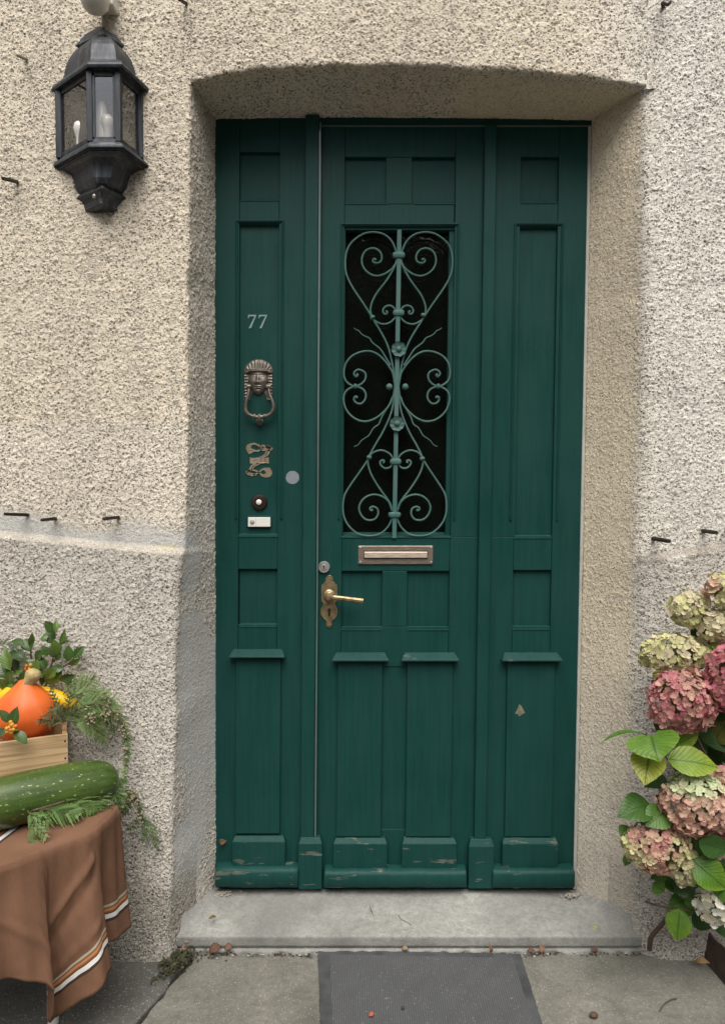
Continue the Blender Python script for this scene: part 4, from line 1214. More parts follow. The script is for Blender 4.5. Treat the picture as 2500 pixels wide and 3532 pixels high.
# frame: top and bottom rails, four posts
zt, zb_ = 226, 490
fm_ = MB()
loft(fm_, [lring(1.0, 222), lring(1.0, 240)]); loft(fm_, [lring(.99, 474), lring(1.0, 487)])
def post(x, y, zA, zB, r):
    fm_.add([(x + a * r, y + b * r, z) for z in (zA, zB) for a, b in ((-1, -1), (1, -1), (1, 1), (-1, 1))], [(0, 1, 5, 4), (1, 2, 6, 5), (2, 3, 7, 6), (3, 0, 4, 7), (0, 3, 2, 1), (4, 5, 6, 7)])
zA, zB = lring(1, 484)[1][2], lring(1, 228)[1][2]
for q, r_ in ((0, .008), (1, .0075), (2, .0075), (3, .009)):
    x, y, _ = lring(.955, 300)[q]; post(x, y - (.004 if q in (0, 3) else 0), zA, zB, r_)
frm = fm_.build('frame', M['lantern'], lan, bevel=.0012)
rg_ = lring(.955, 300)
zA2, zB2 = lring(1, 477)[1][2], lring(1, 243)[1][2]
for q in range(3):
    (x0, y0, _), (x1, y1, _) = rg_[q], rg_[q + 1]
    d = Vector((x1 - x0, y1 - y0, 0)).normalized(); n_ = Vector((d.y, -d.x, 0)) * .0012
    pm = MB(); a = Vector((x0, y0, 0)) + d * .004; b = Vector((x1, y1, 0)) - d * .004
    pm.add([p + Vector((0, 0, z)) for z in (zA2 - .004, zB2 + .004) for p in (a, b)], [(0, 1, 3, 2)])
    pm.build('glass_pane', M['pane'], lan)
    # inner beading of the pane
    bd = MB()
    for (pa, pb) in ((a + d * .009, zA2), (b - d * .009, zA2)):
        pass
    th = .0052
    for za_, zb__ in ((zB2 - .010, zB2 + .002), (zA2 - .002, zA2 + .008)):
        vs = [(p + n_ * s_ + Vector((0, 0, z))) for z in (za_, zb__) for p in (a, b) for s_ in (-2, 3)]
        bd.add(vs, [(0, 2, 3, 1), (4, 5, 7, 6), (0, 4, 6, 2), (1, 3, 7, 5), (0, 1, 5, 4), (2, 6, 7, 3)])
    for pa in (a, b - d * .010):
        vs = [(p + n_ * s_ + Vector((0, 0, z))) for z in (zA2, zB2) for p in (pa, pa + d * .010) for s_ in (-2, 3)]
        bd.add(vs, [(0, 2, 3, 1), (4, 5, 7, 6), (0, 4, 6, 2), (1, 3, 7, 5), (0, 1, 5, 4), (2, 6, 7, 3)])
    bd.build('pane_bead', M['lantern'], lan, bevel=.0008)
# lower rim, bowl, base
loft(MB(), [lring(1.0, 484), lring(1.12, 492), lring(1.15, 498), lring(1.15, 503), lring(1.10, 506), lring(1.10, 511), lring(1.05, 514), lring(1.05, 521), lring(.98, 526),
     lring(.86, 540, 1, 1.0), lring(.72, 560, 1, 1.05), lring(.66, 585, 1, 1.12), lring(.63, 608, .95, 1.16), lring(.56, 628, .9, 1.2), lring(.44, 643, .8, 1.3)]).build('bowl', M['lantern'], lan, bevel=.0012)
bs = loft(MB(), [lring(.40, 626, .15, 1.3), lring(.60, 640, .12, 1.18), lring(.62, 645, .12, 1.18), lring(.54, 656, .12, 1.18), lring(.44, 680, .12, 1.25), lring(.42, 692, .12, 1.3), lring(.43, 697, .12, 1.3), lring(.30, 714, .12, 1.2)])
bs_ = bs.build('base', M['lantern'], lan, bevel=.0012)
p = P(327, 676, YW - .052)
MB().lathe([(.006, 0), (.006, .004), (.003, .006), (.0008, .0065)], p, (-.5, -.85, 0), 12).build('screw', M['chrome'], bs_)
for x, y, yy in ((278, 462, .045), (372, 440, .052)):
    c = P(x, y, YW - yy)
    bb = MB().lathe([(.012, -.055), (.012, -.012), (.016, .0), (.0195, .014), (.017, .027), (.009, .035), (.001, .037)], c, (0, 0, 1), 18)
    bb.build('bulb', M['bulb'], lan, smooth='auto')
c = P(340, 475, YW - .04)
MB().lathe([(.017, -.02), (.017, .055), (.012, .085), (.006, .10), (.001, .101)], (c.x + .012, c.y - .004, c.z), (0, 0, 1), 16).build('lamp_holder', M['white_plastic'], lan, smooth='auto')

# motion sensor above the lantern and its cable
sen = empty('motion_sensor', P(370, 10, YW), 'small off-white motion sensor above the lantern', 'sensor')
c = P(327, -8, YW - .07)
MB().lathe([(.001, .040), (.020, .037), (.033, .025), (.039, .008), (.040, -.010), (.036, -.030), (.020, -.040), (.001, -.042)], c, (0, .3, -1), 24).build('sensor_head', M['sensor'], sen, smooth='auto')
for x, y in ((308, 19), (338, 19)):
    pp = P(x, y, YW - .098)
p0, p1 = P(365, 22, YW - .035), P(410, -40, YW)
m = MB(); m.box(P(352, 0, YW).x, P(408, 0, YW).x, YW - .045, YW + .004, P(352, 26, YW - .03).z, P(352, -60, YW - .03).z)
m.build('mount', M['sensor'], sen, bevel=.004)
cb = MB(); cb.tube(smooth_line([P(354, 10, YW - .025), P(354, 36, YW - .010), P(355, 60, YW - .008), P(357, 95, YW - .012)], 6), .0042, 8)
cb.build('cable', M['cable'], sen, smooth='auto')

# ------------------------------------------------------------------ iron pegs in the wall
def peg(wx, wy, tx, ty, L, label, r=.0062, mat='rust', bend=None, seg=4):
    m = MB()
    a, b = P(wx, wy, YW + .015), P(tx, ty, YW - L)
    pts = [a, a + (b - a) * .5, b] if bend is None else smooth_line([a] + [P(x, y, Y) for x, y, Y in bend] + [b], 5)
    m.tube(pts, lambda t: r * (1.0 - .12 * t), seg, 1.0)
    o = m.build('wall_peg', M[mat], smooth='auto', bevel=.001)
    tag(o, label, 'peg', 'iron pegs sticking out of the wall')
peg(110, 1776, 16, 1773, .10, 'rusty iron peg above the left ledge, furthest from the door')
peg(199, 1787, 144, 1794, .10, 'rusty iron peg above the ledge, the middle one of three left of the door')
peg(416, 1783, 357, 1790, .10, 'rusty iron peg above the left ledge, the one nearest the door', .0068)
peg(67, 628, 9, 614, .10, 'rusty iron peg low beside the lantern')
peg(97, 205, 60, 190, .07, 'pale peg high up left of the lantern hood', .0048, 'cone', None, 6)
peg(648, 14, 618, -4, .07, 'short dark peg at the top of the wall above the left of the arch', .0055)
peg(2245, 1856, 2308, 1867, .10, 'rusty round peg above the dark ledge right of the door, nearest the door', .0068, seg=8)
peg(2417, 1830, 2470, 1837, .09, 'rusty round peg above the ledge right of the door, further from the door', .0066, seg=8)
peg(2496, 1821, 2560, 1826, .09, 'rusty peg cut by the right edge of the view', .0060, seg=8)
peg(2290, 30, 2312, 4, .035, 'bent dark hook high on the wall right of the arch', .0048, 'rust', [(2284, 8, YW - .02), (2302, 14, YW - .04)], 7)

# ------------------------------------------------------------------ doormat
mat_ = empty('doormat', G(1450, 3400), 'dark grey ribbed doormat lying before the step', 'doormat')
q = [G(1097, 3286, 0), G(1794, 3300, 0), G(1962, 3830, 0), G(1114, 3830, 0)]
bl, br, fr2, fl2 = [Vector((p.x, p.y, 0)) for p in q]
def mq(s_, t_, z): 
    a = bl + (br - bl) * s_; b = fl2 + (fr2 - fl2) * s_; p = a + (b - a) * t_
    return Vector((p.x, p.y, z))
def ragged(n=40):
    r_ = random.Random(4); out = []
    for i in range(n): out.append((i / n, r_.gauss(0, .0022)))
    return out
m = MB(); N_ = 60; r_ = random.Random(4)
edge = [mq(i / N_, 0, 0) + Vector((0, r_.gauss(0, .0013), 0)) for i in range(N_)] + [mq(1, i / N_, 0) + Vector((r_.gauss(0, .0008), 0, 0)) for i in range(N_)] + [mq(1 - i / N_, 1, 0) for i in range(N_)] + [mq(0, 1 - i / N_, 0) + Vector((r_.gauss(0, .0008), 0, 0)) for i in range(N_)]
n = len(edge)
m.add([(p.x, p.y, .002) for p in edge] + [(p.x, p.y, .0085) for p in edge], [(i, (i + 1) % n, n + (i + 1) % n, n + i) for i in range(n)] + [tuple(range(n, 2 * n))])
m.build('border', M['rubber'], mat_, bevel=.0015)
m = MB(); nx, ny = 110, 60
vs = [mq(.055 + .90 * i / nx, .045 + .9 * j / ny, .0105 + .0015 * math.sin(i * .37 + j * .2) * math.sin(j * .31)) for j in range(ny + 1) for i in range(nx + 1)]
fs = [(j * (nx + 1) + i, (j + 1) * (nx + 1) + i, (j + 1) * (nx + 1) + i + 1, j * (nx + 1) + i + 1) for j in range(ny) for i in range(nx)]
nv = len(vs)
ringi = [i for i in range(nx + 1)] + [j * (nx + 1) + nx for j in range(1, ny + 1)] + [ny * (nx + 1) + i for i in range(nx - 1, -1, -1)] + [j * (nx + 1) for j in range(ny - 1, 0, -1)]
vs += [Vector((vs[i].x, vs[i].y, .006)) for i in ringi]
fs += [(ringi[k_], ringi[(k_ + 1) % len(ringi)], nv + (k_ + 1) % len(ringi), nv + k_) for k_ in range(len(ringi))]
m.add(vs, fs); m.build('ribbed_carpet', M['matrib'], mat_, smooth='auto')

# ------------------------------------------------------------------ leaves
OUT = {'ovate': [(0, .04), (.04, .36), (.10, .64), (.2, .88), (.32, .99), (.42, 1), (.55, .92), (.68, .75), (.8, .52), (.88, .32), (.94, .16), (1, .01)],
       'heart': [(0, .30), (.04, .70), (.12, .93), (.25, 1), (.4, .97), (.55, .84), (.7, .62), (.82, .38), (.91, .17), (1, .01)],
       'holly': [(0, .05), (.08, .38), (.2, .74), (.35, .97), (.48, 1), (.62, .88), (.75, .64), (.87, .34), (1, .01)],
       'plain': [(0, .05), (.1, .45), (.25, .82), (.42, 1), (.6, .92), (.78, .6), (.9, .3), (1, .02)]}
def prof_w(u, kind):
    t = OUT[kind]; return float(np.interp(u, [a for a, b in t], [b for a, b in t]))
def leaf(mb, base, tip, width, nrm, col, kind='ovate', curl=.08, fold=.15, nu=11, nv=6, spiny=0.0, seed=0, col2=None, twist=0.0, droop=0.0):
    r = random.Random(seed)
    base, tip = Vector(base), Vector(tip)
    ax = tip - base; L = ax.length; ax.normalize()
    nrm = (Vector(nrm) - ax * Vector(nrm).dot(ax)).normalized()
    sd_ = ax.cross(nrm)
    vs, uv, cc = [], [], []
    for i in range(nu + 1):
        u = i / nu; wv_ = max(.012, prof_w(u, kind)) * width / 2
        hb = -.16 * L if kind == 'heart' else (-.04 * L if kind == 'ovate' else 0)
        for j in range(nv + 1):
            v = j / nv * 2 - 1
            sp_ = 1.0
            if abs(v) > .9 and spiny: sp_ = 1 + spiny * (1 if i % 2 else -.6) * (0 < i < nu)
            tw = twist * (u - .5)
            back = hb * max(0, 1 - u * 5) * abs(v) ** 1.5
            lat = v * wv_ * sp_
            h = curl * L * 4 * u * (1 - u) - droop * L * u * u + fold * abs(v) * wv_ + tw * lat + math.sin(u * 9 + v * 5 + seed) * .012 * width
            vs.append(base + ax * (u * L + back) + sd_ * lat + nrm * h)
            uv.append((u, j / nv))
            c = Vector(col)
            if col2: c = c.lerp(Vector(col2), min(1, max(0, .15 + u * .7 + .5 * abs(v) ** 2 - .35 + r.uniform(-.04, .04))))
            cc.append(tuple(c))
    fs = [(i * (nv + 1) + j, (i + 1) * (nv + 1) + j, (i + 1) * (nv + 1) + j + 1, i * (nv + 1) + j + 1) for i in range(nu) for j in range(nv)]
    mb.add(vs, fs, uv, cc)
def leaf_px(mb, b, t, wpx, Yb, Yt, col, tilt=0.0, **kw):
    B, T = P(*b, Yb), P(*t, Yt)
    view = (CAM - (B + T) / 2).normalized()
    ax = (T - B).normalized(); sd_ = ax.cross(view).normalized()
    n = view * math.cos(tilt) + sd_ * math.sin(tilt) + Vector((0, 0, .25))
    leaf(mb, B, T, wpx * px((Yb + Yt) / 2), n, col, **kw)

def spray(mb, pts, width, nrm, seed=0, dens=.0055, cols=((.055, .115, .030), (.10, .18, .055)), sub=.0085, start=.08, rw=.0012, taper=1.0):
    """flattened conifer spray: a stem with branchlets, each branchlet with scale shoots"""
    r = random.Random(seed)
    ln = smooth_line(pts, 6)
    acc = [0]
    for a, b in zip(ln[:-1], ln[1:]): acc.append(acc[-1] + (b - a).length)
    T_ = acc[-1]
    def at(s_):
        for i in range(len(acc) - 1):
            if acc[i + 1] >= s_:
                f = (s_ - acc[i]) / max(1e-9, acc[i + 1] - acc[i]); return ln[i].lerp(ln[i + 1], f), (ln[i + 1] - ln[i]).normalized()
        return ln[-1], (ln[-1] - ln[-2]).normalized()
    mb.tube(ln, lambda t: .0016 * (1 - .6 * t), 5, 1, col=(.07, .075, .03))
    def ribbon(p, d, L, w_, n, c):
        s_ = d.cross(n).normalized() * w_
        m_ = p + d * L * .55 + n * .0012; e = p + d * L
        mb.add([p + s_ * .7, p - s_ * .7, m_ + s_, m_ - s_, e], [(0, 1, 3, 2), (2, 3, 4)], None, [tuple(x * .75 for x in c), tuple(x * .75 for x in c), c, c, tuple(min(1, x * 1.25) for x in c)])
    s_ = T_ * start; k_ = 0
    nrm = Vector(nrm).normalized()
    while s_ < T_:
        p, t = at(s_); f = s_ / T_
        n = (nrm + Vector((r.gauss(0, .28), r.gauss(0, .28), r.gauss(0, .28)))).normalized()
        side = t.cross(n).normalized() * (1 if k_ % 2 else -1)
        d = (t * .75 + side * .75 + Vector((0, 0, -.12))).normalized()
        L = width * (math.sin(math.pi * min(1, .22 + .78 * f)) ** .7 if taper else 1) * r.uniform(.7, 1.15)
        L = max(L, .010)
        c0 = Vector(cols[0]).lerp(Vector(cols[1]), r.random()); c0 = tuple(c0)
        q = p.copy(); dd = d.copy(); st = .0042; j = 0
        nst = max(2, int(L / st))
        for j in range(nst):
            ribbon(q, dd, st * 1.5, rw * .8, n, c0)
            sl = sub * (1 - .65 * j / nst) * r.uniform(.75, 1.2)
            for sg in (-1, 1):
                e = (dd * .8 + dd.cross(n).normalized() * sg * .62).normalized()
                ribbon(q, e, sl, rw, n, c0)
            q = q + dd * st; dd = (dd + t * .03 + Vector((0, 0, -.035))).normalized()
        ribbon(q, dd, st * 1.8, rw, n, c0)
        s_ += dens * r.uniform(.8, 1.25); k_ += 1
def zr(x, y, Y): return P(x * .36946, 2100 + y * .36946, Y)       # points read off an enlargement of the left corner
def cones(mb, x, y, Y, n, seed, r0=.0042, sx=26, sy=40):
    r = random.Random(seed)
    for i in range(n):
        p = zr(x + r.gauss(0, sx), y + r.gauss(0, sy), Y - abs(r.gauss(0, .004)))
        mb.ball(p, r0 * r.uniform(.7, 1.2), 6, (1, 1, 1))

# ------------------------------------------------------------------ table with a cloth
TZ = .536
tab = empty('side_table', (-1.0, -.52, 0), 'low white-legged table mostly hidden under a brown cloth', 'table')
per = [(-.668, -.392), (-.669, -.43), (-.670, -.46), (-.688, -.533), (-.752, -.597), (-.823, -.682), (-.93, -.78), (-1.1, -.83), (-1.35, -.835)]
pl = smooth_line([Vector((x, y, 0)) for x, y in per], 14)
acc = [0]
for a, b in zip(pl[:-1], pl[1:]): acc.append(acc[-1] + (b - a).length)
tb = MB(); tpoly = [(p.x - .012, p.y + .006) for p in pl] + [(-1.35, -.392)]
n = len(tpoly)
tb.add([(x, y, TZ - .022) for x, y in tpoly] + [(x, y, TZ - .004) for x, y in tpoly], [(i, (i + 1) % n, n + (i + 1) % n, n + i) for i in range(n)] + [tuple(range(n, 2 * n)), tuple(range(n))[::-1]])
tb.build('table_top', M['white_paint'], tab)
ft = G(184, 3528, 0)
for (tx, ty), (bx, by) in (((-.800, -.50), (ft.x, ft.y)), ((-.80, -.42), (-.80, -.41)), ((-1.28, -.74), (-1.30, -.76)), ((-1.28, -.42), (-1.30, -.41))):
    lg = MB(); lg.tube([Vector((tx, ty, TZ - .02)), Vector(((tx + bx) / 2, (ty + by) / 2, TZ / 2)), Vector((bx, by, .0))], lambda t: .017 - .003 * t, 14, 1, up=(1, 0, 0))
    lg.build('leg', M['white_paint'], tab, smooth='auto')

cl = MB()
S_ = np.array(acc); tot = S_[-1]
sa = float(S_[np.argmin([abs(p.x + .670) + abs(p.y + .46) for p in pl])])
def at_s(s_):
    i = min(len(acc) - 2, max(0, int(np.searchsorted(S_, s_) - 1)))
    f = (s_ - acc[i]) / max(1e-9, acc[i + 1] - acc[i]); p = pl[i].lerp(pl[i + 1], f)
    i0, i1 = max(0, i - 6), min(len(pl) - 1, i + 7)
    t = (pl[i1] - pl[i0]).normalized(); return p, Vector((-t.y, t.x, 0)) if False else Vector((t.y * -1, t.x, 0))
def outward(p, n):
    c = Vector((-1.05, -.50, 0)); return n if (p - c).dot(n) > 0 else -n
s_c = sa + .075            # the corner towards the camera
s_f = s_c + .108           # the overlapping fold
HEM = [(0, .205), (sa, .203), (sa + .035, .200), (s_c, .186), (s_c + .05, .128), (s_f - .012, .082), (s_f - .001, .100), (s_f + .012, .215), (s_f + .03, .240), (s_f + .12, .290), (s_f + .25, .345), (tot, .36)]
OFF = [(0, .018), (sa * .5, .014), (sa, .004), (sa + .02, -.022), (sa + .036, -.020), (s_c - .012, .046), (s_c + .012, .050), (s_c + .055, .016), (s_f - .022, -.016), (s_f - .004, -.020), (s_f + .004, .030), (s_f + .014, .050), (s_f + .06, .040), (s_f + .12, .020), (s_f + .20, .036), (tot, .03)]
def pw(tbl, s_): return float(np.interp(s_, [a for a, b in tbl], [b for a, b in tbl]))
ss = np.concatenate([np.arange(0, s_c + .13, .004), np.arange(s_c + .13, tot, .01)])
ss = np.unique(np.concatenate([ss, np.arange(s_f - .03, s_f + .03, .002)]))
NT_ = 46
vs, uv = [], []
# top of the cloth: distance from the striped line drawn across it
w0, w1 = G(131, 2806, TZ), G(0, 2905, TZ)
sdv = Vector((w1.x - w0.x, w1.y - w0.y, 0)).normalized(); snv = Vector((-sdv.y, sdv.x, 0))
if snv.x > 0: snv = -snv
def top_u(p): return .0715 + (Vector((p.x, p.y, 0)) - Vector((w0.x, w0.y, 0))).dot(snv)
for s_ in ss:
    p, n0 = at_s(s_); n0 = outward(p, n0)
    off, hem = pw(OFF, s_), pw(HEM, s_)
    wob = .009 * math.sin(s_ * 47 + .6) + .004 * math.sin(s_ * 118 + 1)
    Lh = TZ - hem
    for j in range(NT_ + 1):
        t = j / NT_
        drop = Lh * t
        rnd = .008 * min(1, drop / .012)
        o_ = off * (t ** 1.25) + wob * t + rnd
        k1 = 1 if s_c < s_ < s_f else 0
        crease = k1 * (.007 * math.exp(-((t - (.18 + (s_ - s_c) * 2.4)) / .035) ** 2) - .006 * math.exp(-((t - (.30 + (s_ - s_c) * 2.6)) / .05) ** 2) + .004 * math.exp(-((t - (.62 + (s_ - s_c) * 1.2)) / .03) ** 2))
        if s_ >= s_f: crease = .010 * math.sin((s_ - s_f) * 36 - t * 3.2) * t + .005 * math.exp(-((t - (.75 - (s_ - s_f) * 2.2)) / .05) ** 2)
        crease += .0012 * math.sin(s_ * 210 + t * 17) * math.sin(t * 23 + s_ * 50)
        q = p + n0 * (o_ + crease)
        z = TZ + .003 - drop + (.0035 * math.exp(-drop / .006))
        vs.append((q.x, q.y, z)); uv.append((min(.2, Lh * (1 - t)) if s_ < s_f - .003 else .2, s_ * 10))
ns = len(ss)
fs = [(i * (NT_ + 1) + j, (i + 1) * (NT_ + 1) + j, (i + 1) * (NT_ + 1) + j + 1, i * (NT_ + 1) + j + 1) for i in range(ns - 1) for j in range(NT_)]
cl.add(vs, fs, uv)
top = []; tuv = []
cen = Vector((-1.02, -.45, 0))
for i, s_ in enumerate(ss):
    a = Vector(vs[i * (NT_ + 1)])
    for f in (0, .04, .2, .5, 1):
        q = Vector((a.x, a.y, 0)).lerp(cen, f); top.append((q.x, q.y, a.z + .0005 * (f > 0))); tuv.append((top_u(q), s_ * 10))
fs = [(i * 5 + j, i * 5 + j + 1, (i + 1) * 5 + j + 1, (i + 1) * 5 + j) for i in range(ns - 1) for j in range(4)]
cl.add(top, fs, tuv)
o = cl.build('tablecloth', M['cloth'], smooth=True)
md = o.modifiers.new('thick', 'SOLIDIFY'); md.thickness = .0014; md.offset = -1
tag(o, 'brown woven cloth with orange and white stripes hanging over the low table', 'tablecloth')

# ------------------------------------------------------------------ marrow
ax0, ax1 = Vector((-1.16, -.712, .605)), Vector((-.676, -.358, .606))
d = (ax1 - ax0); L = d.length; d.normalize()
up_ = Vector((0, 0, 1)); sd_ = d.cross(up_).normalized(); up2 = sd_.cross(d)
prof = [(0, .004), (.004, .020), (.015, .035), (.04, .049), (.09, .058), (.2, .060), (.4, .063), (.62, .065), (.8, .064), (.88, .060), (.93, .054), (.965, .043), (.985, .031), (.995, .019), (1.0, .004)]
m = MB(); sg = 48; vs, uv = [], []
for i in range(61):
    t = i / 60; t = .5 - .5 * math.cos(math.pi * t)
    r0 = float(np.interp(t, [a for a, b in prof], [b for a, b in prof]))
    c = ax0 + d * L * t + up_ * (.010 * math.sin(t * 3.0) - .004)
    for k_ in range(sg + 1):
        an = 2 * math.pi * k_ / sg
        rr = r0 * (1 + .018 * math.cos(an * 5 + .4) + .008 * math.sin(t * 11 + an * 2))
        vs.append(c + sd_ * math.cos(an) * rr + up2 * math.sin(an) * rr); uv.append((t, k_ / sg))
fs = [(i * (sg + 1) + k_, i * (sg + 1) + k_ + 1, (i + 1) * (sg + 1) + k_ + 1, (i + 1) * (sg + 1) + k_) for i in range(60) for k_ in range(sg)]
m.add(vs, fs, uv)
tag(m.build('marrow', M['marrow'], smooth=True), 'large speckled green marrow lying across the table in front of the box', 'marrow')

# ------------------------------------------------------------------ wooden box
bx = empty('wooden_box', (-.95, -.35, TZ), 'pale pine box holding the pumpkin behind the marrow', 'box')
bR, bL = Vector((-.817, -.352, 0)), Vector((-.96, -.415, 0))
bd_ = (bL - bR).normalized(); bn = Vector((-bd_.y, bd_.x, 0)); bn = bn if bn.y > 0 else -bn
def slab_box(name, o0, length, depth, z0, z1, along, across, mat, parent, bevel=.001):
    vs = [o0 + along * a * length + across * b * depth + Vector((0, 0, z)) for z in (z0, z1) for b in (0, 1) for a in (0, 1)]
    return MB().add(vs, [(0, 2, 3, 1), (4, 5, 7, 6), (0, 1, 5, 4), (2, 6, 7, 3), (0, 4, 6, 2), (1, 3, 7, 5)]).build(name, mat, parent, bevel=bevel)
zt_ = .722
fb = slab_box('front_board', bR, .44, .013, TZ + .006, zt_, bd_, bn, M['boxwood'], bx)
slab_box('back_board', bR + bn * .105, .44, .012, TZ + .006, zt_, bd_, bn, M['boxwood'], bx)
slab_box('end_board', bR + bn * .0135 + bd_ * .001, .013, .091, TZ + .006, zt_ - .002, bd_, bn, M['boxwood'], bx)
slab_box('end_board', bR + bn * .0135 + bd_ * .426, .013, .091, TZ + .006, zt_ - .002, bd_, bn, M['boxwood'], bx)
slab_box('bottom_board', bR + bn * .0135 + bd_ * .0145, .41, .091, TZ + .006, TZ + .016, bd_, bn, M['boxwood'], bx)
for zz in (zt_ - .018, zt_ - .066):
    MB().lathe([(.0028, 0), (.0024, .0008), (.0005, .001)], bR + bd_ * .007 + Vector((0, 0, zz)), tuple(-bn), 10).build('nail', M['rust'], fb)

# ------------------------------------------------------------------ pumpkin and squash
pk = empty('pumpkin', (-.935, -.318, .66), 'orange onion-shaped pumpkin with a thick pale stalk, sitting in the box', 'pumpkin')
pc = P(88, 2463, -.318)
prof = [(.001, -.075), (.035, -.073), (.062, -.058), (.077, -.035), (.083, -.008), (.081, .012), (.073, .034), (.060, .052), (.044, .068), (.031, .080), (.022, .090), (.016, .096), (.001, .098)]
m = MB(); sg = 56; pp = smooth_line([Vector((r_, h, 0)) for r_, h in prof], 4); vs = []
for q in pp:
    for k_ in range(sg):
        an = 2 * math.pi * k_ / sg
        rr = q.x * (1 + .012 * math.cos(an * 10) * (1 - abs(q.y) * 3) + .02 * math.sin(an * 2 + 1))
        vs.append((pc.x + math.cos(an) * rr + .010 * max(0, q.y) * 4 * .5, pc.y + math.sin(an) * rr * .88, pc.z + q.y))
fs = [(i * sg + k_, i * sg + (k_ + 1) % sg, (i + 1) * sg + (k_ + 1) % sg, (i + 1) * sg + k_) for i in range(len(pp) - 1) for k_ in range(sg)]
m.add(vs, fs); m.build('body', M['pumpkin'], pk, smooth=True)
m = MB(); b0 = zr(265, 700, -.320); b1 = zr(300, 640, -.322); b2_ = zr(325, 585, -.324)
sg = 14; vs = []
ring_ = [(b0 + Vector((0, 0, -.006)), .0165), (b0, .0175), (b0.lerp(b1, .5), .0165), (b1, .0185), (b1.lerp(b2_, .6), .020), (b2_, .0165), (b2_ + Vector((.002, 0, .004)), .006)]
for i, (c, r_) in enumerate(ring_):
    t = (b2_ - b0).normalized(); a = t.cross(Vector((0, 1, 0))).normalized(); b = a.cross(t)
    for k_ in range(sg):
        an = 2 * math.pi * k_ / sg; rr = r_ * (1 + .10 * math.cos(an * 5 + i * .5) + rng.uniform(-.05, .05))
        vs.append(c + a * math.cos(an) * rr + b * math.sin(an) * rr)
fs = [(i * sg + k_, i * sg + (k_ + 1) % sg, (i + 1) * sg + (k_ + 1) % sg, (i + 1) * sg + k_) for i in range(len(ring_) - 1) for k_ in range(sg)]
fs += [tuple((len(ring_) - 1) * sg + k_ for k_ in range(sg))]
M['stalk'] = plain('corky_stalk', (.42, .33, .15), .85, 0, .3, 120, .8)
m.add(vs, fs); m.build('stalk', M['stalk'], pk, smooth=True)
m = MB(); c0 = P(-75, 2415, -.288); c1 = P(276, 2424, -.262); vs = []
sg = 28
for i in range(33):
    t = i / 32; tt = .5 - .5 * math.cos(math.pi * t)
    c = c0.lerp(c1, tt) + Vector((0, 0, .022 * math.sin(math.pi * tt) - .006)); r0 = .030 * max(.04, math.sin(math.pi * tt)) ** .55
    for k_ in range(sg):
        an = 2 * math.pi * k_ / sg; vs.append(c + Vector((.0, math.cos(an) * r0, math.sin(an) * r0 * 1.15)))
fs = [(i * sg + k_, i * sg + (k_ + 1) % sg, (i + 1) * sg + (k_ + 1) % sg, (i + 1) * sg + k_) for i in range(32) for k_ in range(sg)]
m.add(vs, fs)
tag(m.build('squash', M['squash'], smooth=True), 'smooth yellow squash lying behind the orange pumpkin', 'squash')

# ------------------------------------------------------------------ holly
HOL = [((490, 450), (500, 285), 105), ((478, 325), (470, 180), 92), ((500, 225), (418, 112), 62), ((516, 225), (530, 100), 36), ((640, 490), (642, 335), 66), ((688, 462), (792, 348), 62),
       ((640, 522), (758, 452), 42), ((445, 440), (385, 345), 56), ((284, 398), (232, 278), 78), ((286, 350), (298, 222), 42), ((245, 478), (92, 398), 74), ((232, 335), (108, 302), 54),
       ((95, 570), (42, 368), 84), ((152, 585), (128, 455), 84), ((85, 645), (8, 518), 84), ((102, 735), (112, 568), 94), ((205, 690), (224, 566), 82), ((62, 745), (-4, 655), 64),
       ((445, 705), (575, 515), 115), ((555, 662), (708, 618), 64), ((424, 565), (388, 448), 64), ((440, 645), (530, 560), 52), ((330, 486), (420, 378), 64), ((380, 700), (445, 600), 60),
       ((330, 600), (350, 470), 60), ((300, 560), (240, 470), 60), ((530, 480), (560, 380), 46), ((560, 330), (610, 180), 34), ((570, 330), (632, 258), 36), ((430, 300), (392, 258), 48),
       ((150, 760), (60, 720), 56), ((400, 640), (350, 560), 64), ((480, 560), (600, 560), 58), ((180, 640), (150, 560), 60)]
m = MB(); st = MB()
for i, (b, t, w_) in enumerate(HOL):
    Y = rng.uniform(-.305, -.262) ; br_ = rng.uniform(.75, 1.35)
    base = (.055, .115, .024) if i % 3 else (.13, .23, .04)
    col = tuple(v * br_ for v in base)
    leaf_px(m, (b[0] * .36946, 2100 + b[1] * .36946), (t[0] * .36946, 2100 + t[1] * .36946), w_ * .36946 * 1.45, Y, Y + rng.uniform(-.02, .02), col, tilt=rng.uniform(-.7, .7), kind='holly', curl=rng.uniform(.02, .10), fold=rng.uniform(.1, .4), spiny=.16 if i % 2 else .05, seed=i, nu=11)
for pts in ([(330, 760), (300, 600), (290, 450), (285, 330)], [(360, 760), (440, 620), (495, 460), (490, 300), (515, 180)], [(380, 770), (520, 600), (640, 510), (700, 455)], [(500, 500), (560, 360), (600, 200)], [(280, 770), (160, 640), (110, 480)]):
    st.tube(smooth_line([zr(x, y, -.272) for x, y in pts], 5), .0024, 6)
h = empty('holly_bunch', zr(300, 700, -.28), 'bunch of glossy dark green holly behind the pumpkin', 'holly')
m.build('foliage', M['holly'], h, smooth='leaf'); st.build('stem', M['twig'], h, smooth=True)
def berries(lst, parent, Y, r0, seed):
    r_ = random.Random(seed); m = MB()
    for x, y in lst:
        c = (.55, .28, .035) if r_.random() < .65 else (.55, .13, .025)
        p = zr(x, y, Y - r_.uniform(0, .008)); m.ball(p, r0 * r_.uniform(.85, 1.1), 10, col=c)
    m.build('berries', M['berry'], parent, smooth=True)
berries([(248, 535), (286, 526), (243, 562), (258, 585), (275, 560)], h, -.312, .0052, 2)
h2 = empty('holly_sprig', zr(100, 1110, -.43), 'small holly sprig with yellow berries hung on the front of the box', 'holly')
m = MB()
